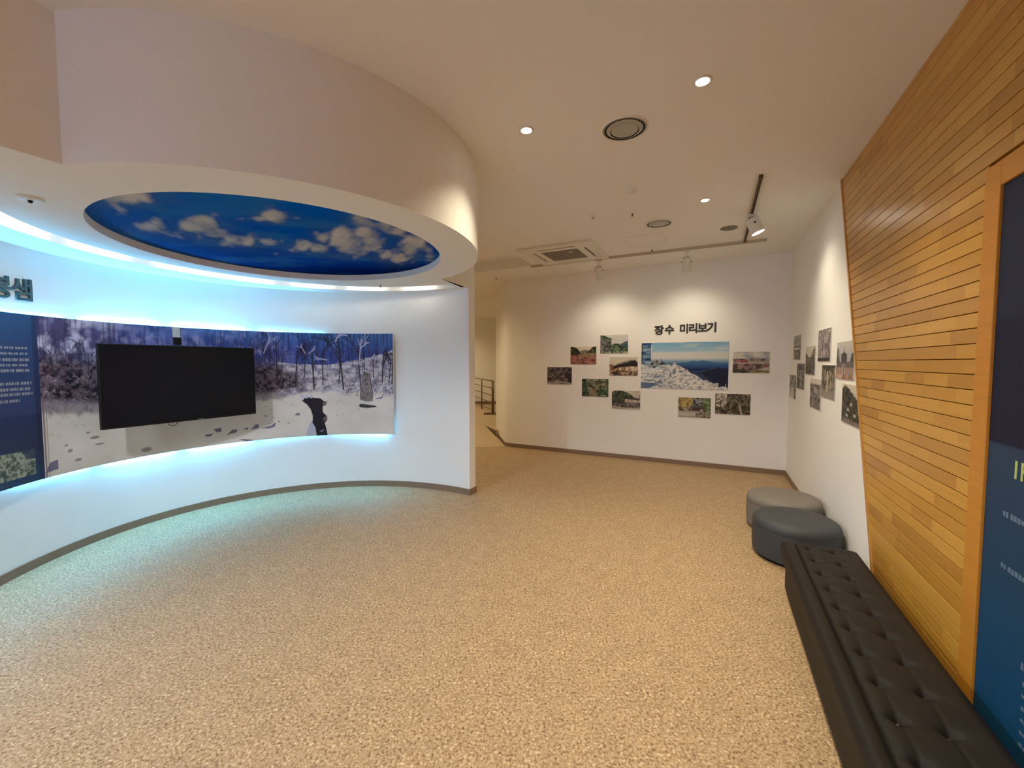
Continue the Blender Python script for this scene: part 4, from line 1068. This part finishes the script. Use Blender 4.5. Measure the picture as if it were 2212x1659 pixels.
def Q_h(c):
    c.grad([(0, S(166, 128, 108)), (0.3, S(160, 130, 114)), (0.32, S(104, 92, 92)), (0.45, S(110, 98, 98)), (0.47, S(160, 160, 172)), (1, S(196, 190, 184))])
    c.poly([(0.3, 0.44), (0.28, 0.66), (0.4, 0.7), (0.44, 0.78), (0.5, 0.7), (0.62, 0.66), (0.62, 0.44)], S(72, 66, 70)); c.line(0.44, 0.7, 0.44, 0.84, 0.01, S(60, 56, 60))
    c.tex(c.inside([(0, 0.44), (0, 0.8), (0.12, 0.86), (0.2, 0.44)]), 8, 10, S(74, 74, 66), S(120, 118, 110), 2); c.tex(c.inside([(0.8, 0.44), (0.85, 0.66), (1, 0.7), (1, 0.44)]), 8, 8, S(70, 68, 62), S(106, 102, 96), 2)
    c.poly([(0.38, 0.1), (0.38, 0.38), (0.5, 0.38), (0.5, 0.1)], S(206, 196, 190)); c.poly([(0.41, 0.12), (0.41, 0.36), (0.46, 0.36), (0.46, 0.12)], S(70, 60, 64)); c.tex((c.V < 0.12), 10, 4, S(150, 104, 84), S(196, 160, 140), 2)
def Q_i(c):
    c.grad([(0, S(132, 116, 106)), (0.14, S(120, 106, 98)), (0.2, S(90, 84, 74)), (0.7, S(204, 190, 166)), (1, S(212, 200, 176))])
    c.tex(c.inside([(0, 0.12), (0.0, 0.82), (0.18, 0.9), (0.4, 0.84), (0.6, 0.7), (0.82, 0.6), (1, 0.5), (1, 0.1)]), 14, 12, S(30, 30, 22), S(88, 84, 66), 4)
    for _ in range(70):
        t = c.rng.rand(); x = t; y = np.interp(t, [0, 0.18, 0.4, 0.6, 0.82, 1], [0.82, 0.9, 0.84, 0.7, 0.6, 0.5]) + c.rng.uniform(-0.06, 0.04)
        c.blob(x, y, 0.05, 0.05, S(44, 44, 32) if c.rng.rand() < 0.6 else S(84, 80, 62), 0.9, 0.8)
    for x, y in ((0.35, 0.35), (0.5, 0.5), (0.3, 0.2), (0.7, 0.25)): c.blob(x, y, 0.07, 0.05, S(206, 204, 200), 0.75, 0.8)
    for x in (0.1, 0.5, 0.62): c.line(x, 0.04, x, 0.3, 0.012, S(34, 28, 22), 0.9)
GR = 'landscape photographs on the right wall'
for lab, fn, s_, z, sd in (
    ('pale photograph with a white band, top left of the right wall group', Q_a, 0.574, 1.732, 31),
    ('purple-grey photograph of a waterfall, topmost on the right wall', Q_b, 1.941, 1.711, 32),
    ('photograph of dark trees under pale sky, left of the purple waterfall picture', Q_c, 1.357, 1.573, 33),
    ('grey rocky stream photograph touching the dark tree picture on the right wall', Q_d, 0.858, 1.389, 34),
    ('pale greenish path photograph, nearest the corner on the right wall', Q_e, 0.350, 1.241, 35),
    ('brown photograph of a white waterfall, below the purple waterfall picture', Q_f, 2.136, 1.378, 36),
    ('grey misty hill photograph, low in the middle of the right wall', Q_g, 1.652, 1.238, 37),
    ('photograph of a small monument, upper one beside the wood cladding', Q_h, 2.640, 1.567, 38),
    ('photograph of a large dark green tree, lower one beside the wood cladding', Q_i, 2.846, 1.236, 39)):
    photo(lab, fn, right_at(s_, z, 0.001 if fn not in (Q_c,) else 0.001), 0.472, 0.296, 96, 64, sd, GR, 1.0)

# ------------------------------------------------------------------ blue display panel with its timber frame
disp = empty('information_panel', right_at(0, 0, 0), 'tall blue information panel in an orange timber frame on the wood-clad wall', 'display panel')
bm = bmesh.new(); add_box(bm, (5.88, FTOP / 2 - 0.03, 0.026), (7.15 - FR1, FTOP - 0.06, 0.008)); 
bpan = build('printed_board', bm, M_disp, disp)
bm = bmesh.new(); add_box(bm, ((FR0 + FR1) / 2, FTOP / 2, 0.022), (FR1 - FR0, FTOP, 0.036), bev=0.003); build('frame_upright', bm, M_trim, disp)
bm = bmesh.new(); add_box(bm, (7.19, FTOP / 2, 0.022), (0.09, FTOP, 0.036), bev=0.003); build('frame_upright', bm, M_trim, disp)
bm = bmesh.new(); add_box(bm, ((FR1 + 7.145) / 2, FTOP - 0.045, 0.022), (7.145 - FR1, 0.09, 0.036), bev=0.003); build('frame_top', bm, M_trim, disp)

glyph('1', 'number', 0.085, T((4.768, 1.166, 0.0305)), M_title, disp, 0.0006, 0.012)
glyph('F', 'letter', 0.085, T((4.808, 1.166, 0.0305)), M_title, disp, 0.0006, 0.012)
def dash(s0, z, L, h, parent=disp):
    bm = bmesh.new(); x = s0; rr = random.Random(int(s0 * 1000 + z * 77))
    while x < s0 + L:
        w = rr.uniform(0.010, 0.016); add_box(bm, (x + w / 2, z + rr.uniform(-0.001, 0.001), 0.0304), (w, h * rr.uniform(0.7, 1.0), 0.0008)); x += w + 0.004
    tag(build('caption_print', bm, M_ink, parent, merge=False), kind='stuff')
dash(4.716, 1.034, 0.028, 0.022); dash(4.756, 1.033, 0.30, 0.020)
dash(4.722, 0.856, 0.026, 0.020); dash(4.758, 0.855, 0.30, 0.020)
for i, z in enumerate((0.58, 0.53, 0.49, 0.45, 0.41, 0.37, 0.33)): dash(4.850 + (0.012 if i else 0), z, 0.5, 0.014 if i else 0.024)

# ------------------------------------------------------------------ seating
def uprofile(bm, prof, n=64, M=None): add_lathe(bm, prof, n, M, cap0=True, cap1=True)
def ottoman(s, d, mat, label):
    p = CORNER + RDIR * s + ROUT * d
    o = empty('round_ottoman', T((p.x, p.y, 0)), label, 'ottoman', 'round ottomans by the right wall')
    r, h = 0.296, 0.325
    bm = bmesh.new()
    pr = [(r - 0.02, 0.022), (r - 0.004, 0.03), (r + 0.002, 0.10), (r + 0.003, 0.18), (r, h - 0.072)]
    uprofile(bm, pr, 72); build('skirt', bm, mat, o, auto=50)
    bm = bmesh.new()
    pr = [(r - 0.006, h - 0.070), (r + 0.003, h - 0.064), (r + 0.002, h - 0.05), (r - 0.008, h - 0.028), (r - 0.035, h - 0.010), (r - 0.08, h - 0.001), (r - 0.15, h + 0.004), (0.06, h + 0.006)]
    uprofile(bm, pr, 72); build('cushion', bm, mat, o, auto=50)
    bm = bmesh.new(); pts = [((r + 0.001) * math.cos(a), (r + 0.001) * math.sin(a), h - 0.070) for a in [2 * math.pi * i / 72 for i in range(73)]]
    add_tube(bm, pts, 0.004, 6); build('piping', bm, mat, o, smooth=True)
    bm = bmesh.new(); add_lathe(bm, [(r - 0.03, 0.0), (r - 0.03, 0.024)], 48, None, True, True); build('base', bm, M_dark, o, auto=50)
    return o
ottoman(2.172, 0.317, M_ott1, 'light grey round ottoman against the right wall, the farther one')
ottoman(2.800, 0.317, M_ott2, 'dark slate round ottoman against the right wall, between the light ottoman and the bench')

def bench():
    S0, S1, D0, D1, H = 3.46, 5.62, 0.085, 0.500, 0.36
    L = S1 - S0; W = D1 - D0
    # local x along the wall (towards camera), y out of the wall, z up
    M = Matrix.Identity(4)
    for i in range(3):
        M[i][0] = (RDIR.x, RDIR.y, 0)[i]; M[i][1] = (ROUT.x, ROUT.y, 0)[i]
    p = CORNER + RDIR * S0 + ROUT * D0; M[0][3], M[1][3] = p.x, p.y
    o = empty('tufted_bench', M, 'long dark brown leather bench with button tufting along the right wall', 'bench')
    n1, n2 = 300, 70
    x = np.linspace(0, L, n1 + 1); y = np.linspace(0, W, n2 + 1); X, Y = np.meshgrid(x, y)
    bx = [0.09 + 0.176 * k for k in range(12)]; by = [0.142, 0.270]
    Z = np.full(X.shape, H)
    e = np.minimum(np.minimum(X, L - X), np.minimum(Y, W - Y))
    Z -= np.where(e < 0.035, 0.03 * (1 - np.sqrt(np.clip(1 - (1 - e / 0.035) ** 2, 0, 1))), 0)
    # border channel set in from the edges
    for dd in (np.abs(W - Y - 0.075), ):
        Z -= 0.012 * np.exp(-(dd / 0.006) ** 2)
    Z += 0.006 * np.sin(np.clip((W - Y) / 0.075, 0, 1) * math.pi) * (W - Y < 0.075)
    inner = np.clip((W - Y - 0.08) / 0.03, 0, 1) * np.clip(Y / 0.04, 0, 1)
    Z += 0.008 * inner
    for k, cx in enumerate(bx):
        for cy in by:
            rr = np.hypot(X - cx, Y - cy); Z -= 0.021 * np.exp(-(rr / 0.020) ** 2) + 0.008 * np.exp(-(rr / 0.055) ** 2)
        m = np.exp(-((X - cx) / 0.012) ** 2) * (np.abs(Y - 0.206) < 0.064); Z -= 0.005 * m
        if k < 11:
            for cy, sg in ((by[0], -1), (by[1], 1)):
                for ex in (cx,):
                    t = np.clip(np.abs(Y - cy) / 0.08, 0, 1); side = (Y < cy) if sg < 0 else (Y > cy)
                    Z -= 0.005 * np.exp(-((X - ex) / 0.012) ** 2) * side * (1 - t) * inner
            t2 = (X > cx) & (X < cx + 0.176)
            for cy in by: Z -= 0.0025 * np.exp(-((Y - cy) / 0.008) ** 2) * t2
    V = np.stack([X, Y, Z], -1).reshape(-1, 3)
    idx = np.arange(V.shape[0]).reshape(n2 + 1, n1 + 1)
    F = np.stack([idx[:-1, :-1], idx[:-1, 1:], idx[1:, 1:], idx[1:, :-1]], -1).reshape(-1, 4).tolist()
    per = np.concatenate([idx[0, :-1], idx[:-1, -1], idx[-1, :0:-1], idx[:0:-1, 0]])
    low = V[per].copy(); low[:, 2] = H - 0.10
    base = len(V); V2 = np.concatenate([V, low]); m_ = len(per)
    for k in range(m_): F.append([int(per[k]), int(per[(k + 1) % m_]), base + (k + 1) % m_, base + k])
    F.append([base + k for k in range(m_)][::-1])
    me = bpy.data.meshes.new('cushion'); me.from_pydata(V2.tolist(), [], F); me.update()
    me.polygons.foreach_set('use_smooth', [True] * len(me.polygons)); me.set_sharp_from_angle(angle=R(60))
    link('cushion', me, M_bench, o)
    bm = bmesh.new(); add_box(bm, (L / 2, W / 2 - 0.014, (H - 0.10 + 0.035) / 2 + 0.001), (L - 0.012, W - 0.030, H - 0.10 - 0.037), bev=0.008); build('skirt', bm, M_bench, o)
    for a in (0.08, L - 0.08):
        for b in (0.07, W - 0.09):
            bm = bmesh.new(); add_lathe(bm, [(0.022, 0.0), (0.026, 0.04)], 16, T((a, b, 0)), True, True); build('leg', bm, M_dark, o, auto=40)
    bm = bmesh.new(); add_lathe(bm, [(0.0105, 0.0), (0.009, 0.004), (0.004, 0.0065)], 12, None, False, True)
    bme = build('button', bm, M_benchb, o, smooth=True); me0 = bme.data
    first = True
    for cx in bx:
        for cy in by:
            Mb = T((cx, cy, H - 0.0225))
            if first: bme.matrix_basis = Mb; first = False
            else: link('button', me0, None, o, Mb)
bench()

# ------------------------------------------------------------------ ceiling fittings
def ceil_frame(x, y, z=ZC, ang=0.0):
    """local z points DOWN into the room"""
    return T((x, y, z)) @ Matrix.Rotation(ang, 4, 'Z') @ Matrix.Rotation(math.pi, 4, 'X')
BANG = math.atan2(-BDIR.y, -BDIR.x)
# four-way air conditioner cassette
ac = empty('ceiling_air_conditioner', ceil_frame(0.72, 5.72, ZC, BANG), 'white square ceiling air conditioner cassette with brown filter grille', 'air conditioner')
bm = bmesh.new(); s_ = 0.49
outer_ = [(-s_, -s_), (s_, -s_), (s_, s_), (-s_, s_)]
def rect(cx, cy, w, h): return [(cx - w / 2, cy - h / 2), (cx + w / 2, cy - h / 2), (cx + w / 2, cy + h / 2), (cx - w / 2, cy + h / 2)]
holes = [rect(0, 0, 0.50, 0.50), rect(0, 0.365, 0.50, 0.055), rect(0, -0.365, 0.50, 0.055), rect(0.365, 0, 0.055, 0.50), rect(-0.365, 0, 0.055, 0.50)]
add_sheet(bm, [outer_] + holes, 0.028)
add_strip(bm, outer_, 0.0, 0.028, closed=True)
for h_ in holes: add_strip(bm, h_, 0.006, 0.028, closed=True)
build('panel', bm, M_metalw, ac)
bm = bmesh.new(); add_box(bm, (0, 0, 0.022), (0.498, 0.498, 0.006)); g_ = build('intake_grille', bm, M_grille, ac)
bm = bmesh.new()
for i in range(15):
    add_box(bm, (-0.231 + 0.033 * i, 0, 0.0262), (0.004, 0.49, 0.003))
tag(build('grille_rib', bm, M_grille, ac, merge=False), kind='stuff')
bm = bmesh.new(); add_box(bm, (0.12, 0.12, 0.0285), (0.05, 0.035, 0.001)); build('label_sticker', bm, M_tape, ac)
for cx, cy, w, h in ((0, 0.365, 0.495, 0.05), (0, -0.365, 0.495, 0.05), (0.365, 0, 0.05, 0.495), (-0.365, 0, 0.05, 0.495)):
    bm = bmesh.new(); add_box(bm, (cx, cy, 0.009), (w, h, 0.004)); sl = build('air_slot', bm, M_void, ac)
    bm = bmesh.new()
    ex = (0.012 if cx > 0 else (-0.012 if cx < 0 else 0)); ey = (0.012 if cy > 0 else (-0.012 if cy < 0 else 0))
    add_box(bm, (cx + ex, cy + ey, 0.022), (w if w > 0.1 else 0.026, h if h > 0.1 else 0.026, 0.006)); build('louver', bm, M_metalw, ac)

def diffuser(x, y, r, label, mat, tone):
    o = empty('air_diffuser', ceil_frame(x, y), label, 'air vent', 'round air diffusers in the main ceiling')
    bm = bmesh.new(); add_lathe(bm, [(r + (0.024 if tone else 0.010), 0.0), (r + (0.022 if tone else 0.008), 0.006), (r + 0.003, 0.010), (r, 0.002)], 48, None); build('flange', bm, M_metalw if tone else M_ceil, o, smooth=True)
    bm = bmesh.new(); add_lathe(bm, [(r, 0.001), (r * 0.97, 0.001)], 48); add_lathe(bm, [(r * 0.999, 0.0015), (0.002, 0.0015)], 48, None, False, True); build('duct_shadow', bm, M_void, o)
    for k_, (r0, r1, z0, z1) in enumerate(((r, r * 0.93, 0.004, 0.010), (r * 0.84, r * 0.66, 0.008, 0.020), (r * 0.62, r * 0.02, 0.014, 0.026))):
        bm = bmesh.new(); add_lathe(bm, [(r0, z0), (r1, z1), (r1 - 0.001, z1 - 0.002), (r0 - 0.002, z0 - 0.002)], 48); build('cone', bm, M_grey if k_ == 0 else mat, o, smooth=True)
diffuser(0.713, 2.712, 0.134, 'grey round ceiling diffuser with concentric cones, the larger nearer one between two downlights', M_greyl, False)
diffuser(1.563, 4.508, 0.125, 'small looking round ceiling diffuser, farther one beside the flat round speaker', M_greyl, True)
spk = empty('ceiling_speaker', ceil_frame(2.392, 4.665), 'flat olive grey round ceiling speaker beside the dark track', 'speaker')
bm = bmesh.new(); add_lathe(bm, [(0.086, 0.0), (0.085, 0.005), (0.079, 0.006)], 40); build('rim', bm, M_speaker, spk, smooth=True)
bm = bmesh.new(); add_lathe(bm, [(0.079, 0.005), (0.01, 0.006)], 40, None, False, True); build('mesh_cover', bm, M_speaker, spk)
sm = empty('smoke_detector', ceil_frame(1.012, 3.63), 'white domed smoke detector on the ceiling between the two diffusers', 'smoke detector')
bm = bmesh.new(); add_lathe(bm, [(0.055, 0.0), (0.055, 0.014), (0.048, 0.02)], 36, None, True, True); build('base', bm, M_ceil, sm, auto=40)
bm = bmesh.new(); add_lathe(bm, [(0.040, 0.02), (0.038, 0.032), (0.026, 0.042), (0.008, 0.045)], 36, None, False, True); build('dome', bm, M_metalw, sm, smooth=True)
hd = empty('heat_detector', ceil_frame(0.821, 4.294), 'small low white heat detector on the ceiling near the air conditioner', 'detector')
bm = bmesh.new(); add_lathe(bm, [(0.036, 0.0), (0.035, 0.008), (0.02, 0.014)], 30, None, True, True); build('base', bm, M_metalw, hd, auto=40)
bm = bmesh.new(); add_lathe(bm, [(0.014, 0.013), (0.012, 0.022), (0.004, 0.026)], 20, None, False, True); build('sensor', bm, M_grey, hd, smooth=True)
for x, y, z, lab in ((1.197, 4.215, ZC, 'tiny dark sprinkler head near the farther ceiling diffuser'), (1.84, 5.538, ZC, 'tiny sprinkler head beside the long pale track'), (-0.275, 7.359, ZC, 'tiny sprinkler head above the corridor entrance'), (-1.439, 4.600, ZS, 'tiny sprinkler head under the soffit beside the cove slot')):
    sp = empty('sprinkler_head', ceil_frame(x, y, z), lab, 'sprinkler', 'ceiling sprinkler heads')
    bm = bmesh.new(); add_lathe(bm, [(0.020, 0.0), (0.018, 0.003), (0.010, 0.004)], 20, None, True, True); build('escutcheon', bm, M_metalw, sp, smooth=True)
    bm = bmesh.new(); add_lathe(bm, [(0.008, 0.003), (0.006, 0.022), (0.013, 0.024), (0.013, 0.027)], 14, None, True, True); build('nozzle', bm, M_steel, sp)
sd_ = empty('soffit_detector', ceil_frame(-2.489, 2.194, ZS), 'white disc detector under the soffit left of the sky picture', 'detector')
bm = bmesh.new(); add_lathe(bm, [(0.050, 0.0), (0.050, 0.008), (0.044, 0.014)], 36, None, True, True); build('base', bm, M_metalw, sd_, auto=40)
bm = bmesh.new(); add_lathe(bm, [(0.010, 0.013), (0.008, 0.026), (0.004, 0.028)], 16, None, False, True); build('sensor', bm, M_dark, sd_)
hatch = empty('access_hatch', ceil_frame(1.615, 5.145, ZC, BANG), 'faint square access hatch in the ceiling right of the air conditioner', 'hatch')
bm = bmesh.new(); w = 0.235
for cx, cy, a, b in ((0, w, 2 * w + 0.012, 0.012), (0, -w, 2 * w + 0.012, 0.012), (w, 0, 0.012, 2 * w - 0.012), (-w, 0, 0.012, 2 * w - 0.012)): add_box(bm, (cx, cy, 0.002), (a, b, 0.004))
build('frame', bm, M_metalw, hatch)
bm = bmesh.new(); add_box(bm, (0, 0, 0.0008), (2 * w - 0.014, 2 * w - 0.014, 0.0016)); build('door', bm, M_ceil, hatch)

def spot(name, loc, direction, power, size, blend=0.6, radius=0.035, col=WARM, parent=None):
    l = bpy.data.lights.new(name, 'SPOT'); l.energy = power; l.color = col; l.spot_size = R(size); l.spot_blend = blend; l.shadow_soft_size = radius
    o = bpy.data.objects.new(name, l); COL.objects.link(o); o.location = loc
    o.rotation_euler = Vector(direction).to_track_quat('-Z', 'Y').to_euler()
    return o
DL = [(0.092, 2.731, ZC, 'downlight near the edge of the soffit, left of the larger diffuser', 0.62, 116, WARM),
      (1.004, 2.268, ZC, 'brightest downlight, nearest in the ceiling above the floor', 1.0, 125, WARM),
      (1.761, 3.873, ZC, 'downlight between the farther diffuser and the dark track', 1.0, 125, WARM),
      (0.25, 0.45, ZC, 'unseen downlight added in the ceiling above the camera', 1.0, 135, WARM),  # out of view, added for even light on the floor
      (0.1, -1.6, ZC, 'unseen downlight added in the ceiling behind the camera', 1.2, 150, WARM),  # out of view, added for more room light
      (-2.62, 1.45, ZS, 'unseen downlight added under the soffit, left of the text section', SOFFIT_W / SPOT_W, 168, NEUTRAL),  # unseen source, added to light the mural and left floor
      (-3.0, 0.35, ZS, 'unseen downlight added under the soffit, left of the camera', 0.6 * SOFFIT_W / SPOT_W, 168, NEUTRAL),  # second unseen source, helps light the mural
      (-1.7, 10.4, ZC, 'hidden downlight added over the corridor landing', 0.85, 150, AMBER),  # hidden by the curved wall, added to light the corridor
      (-2.1, 12.7, ZC, 'hidden downlight added at the end of the corridor', 0.9, 150, AMBER),  # also hidden, added for the far end
      (-1.6, 7.35, ZC, 'hidden downlight added at the foot of the corridor ramp', 1.1, 150, AMBER)]  # hidden, added for amber light on the back wall's left end
for x, y, zc, lab, k_, sz, lc in DL:
    o = empty('recessed_downlight', ceil_frame(x, y, zc), lab, 'downlight', 'recessed ceiling downlights')
    bm = bmesh.new(); add_lathe(bm, [(0.050, 0.0), (0.049, 0.004), (0.036, 0.006), (0.032, 0.001)], 36); build('trim_ring', bm, M_metalw, o, smooth=True)
    bm = bmesh.new(); add_lathe(bm, [(0.033, 0.0015), (0.006, 0.0030)], 30, None, False, True); build('lamp', bm, M_lamp, o)
    spot('downlight_beam', (x, y, zc - 0.03), (0, 0, -1), SPOT_W * k_, sz, 1.0 if sz < 160 else 0.3, col=lc)

# track rails and heads
def bar(name, a, b, w, h, mat, lab, z=ZC):
    a = Vector(a); b = Vector(b); m_ = (a + b) / 2; L = (b - a).length; ang = math.atan2((b - a).y, (b - a).x)
    o = empty(name, T((m_.x, m_.y, z)) @ Matrix.Rotation(ang, 4, 'Z'), lab, 'lighting track')
    bm = bmesh.new()
    # U-channel open to the bottom
    add_box(bm, (0, w / 2 - 0.004, -h / 2), (L, 0.008, h)); add_box(bm, (0, -w / 2 + 0.004, -h / 2), (L, 0.008, h)); add_box(bm, (0, 0, -0.005), (L, w - 0.016, 0.01))
    build('channel', bm, mat, o, merge=False)
    for sg in (-1, 1):
        bm = bmesh.new(); add_box(bm, (sg * (L / 2 + 0.012), 0, -h / 2 - 0.001), (0.03, w + 0.006, h + 0.004), bev=0.002); build('end_cap', bm, mat, o)
    bm = bmesh.new(); add_box(bm, (0, 0, -0.012), (L * 0.995, w - 0.017, 0.004)); build('conductor', bm, M_void if mat != M_track_d else M_steel, o)
    return o
M_track_d = plain('dark_track', (0.10, 0.065, 0.035), 0.5)
M_track_l = plain('pale_track', (0.52, 0.45, 0.36), 0.5)
bar('track_rail', (1.975, 3.38), (2.80, 5.08), 0.024, 0.030, M_track_d, 'dark brown ceiling track running towards the back wall')
bar('track_rail', (0.322, 6.430), (3.02, 5.060), 0.034, 0.030, M_track_l, 'pale ceiling track running parallel to the back wall')
def head(px, py, aim, lab, r=0.053, L=0.185, top=2.91, e=TRACK_W, lit=False):
    o = empty('track_spotlight', T((px, py, ZC - 0.03)), lab, 'spotlight', 'track spotlights')
    bm = bmesh.new(); add_box(bm, (0, 0, -0.0155), (0.075, 0.028, 0.026), bev=0.003); build('adapter', bm, M_metalw, o)
    bm = bmesh.new(); add_tube(bm, [(0, 0, -0.02), (0, 0, top - (ZC - 0.03) + 0.004)], 0.007, 10); build('stem', bm, M_metalw, o, smooth=True)
    d = Vector(aim).normalized(); q = d.to_track_quat('Z', 'Y').to_matrix().to_4x4()
    Mh = T((0, 0, top - (ZC - 0.03) - 0.005)) @ q
    bm = bmesh.new()
    add_lathe(bm, [(r * 0.75, -0.004), (r * 0.98, 0.004), (r, 0.012), (r, L), (r * 0.93, L), (r * 0.90, L - 0.02)], 36, None, True, False); build('housing', bm, M_metalw, o, M=Mh, auto=40)
    bm = bmesh.new(); add_lathe(bm, [(r * 0.89, L - 0.02), (0.004, L - 0.018)], 30, None, False, True); build('lamp', bm, M_lamp if lit else M_lampd, o, M=Mh)
    for sg in (-1, 1):
        bm = bmesh.new(); add_lathe(bm, [(0.008, 0.0), (0.008, 0.008)], 12, Matrix.Translation((sg * (r + 0.0), 0, 0.055)) @ Matrix.Rotation(sg * math.pi / 2, 4, 'Y'), True, True)
        build('pivot_screw', bm, M_dark, o, M=Mh)
    lp = Vector((px, py, ZC - 0.03)) + (Mh @ Vector((0, 0, L + 0.005)))
    spot('track_beam', lp, d, e, 118, 1.0, r * 0.8)
head(1.225, 5.971, (0.27, 0.53, -1), 'white cylinder spotlight on the pale track, left of the two, aimed at the back wall')
head(2.255, 5.448, (0.27, 0.53, -1), 'white cylinder spotlight on the pale track, right of the two, aimed at the back wall')
head(2.345, 4.14, (0.36, -0.17, -1), 'white spotlight on the dark track, its lamp shining, aimed at the right wall', 0.06, 0.15, 2.955, TRACK_W, True)
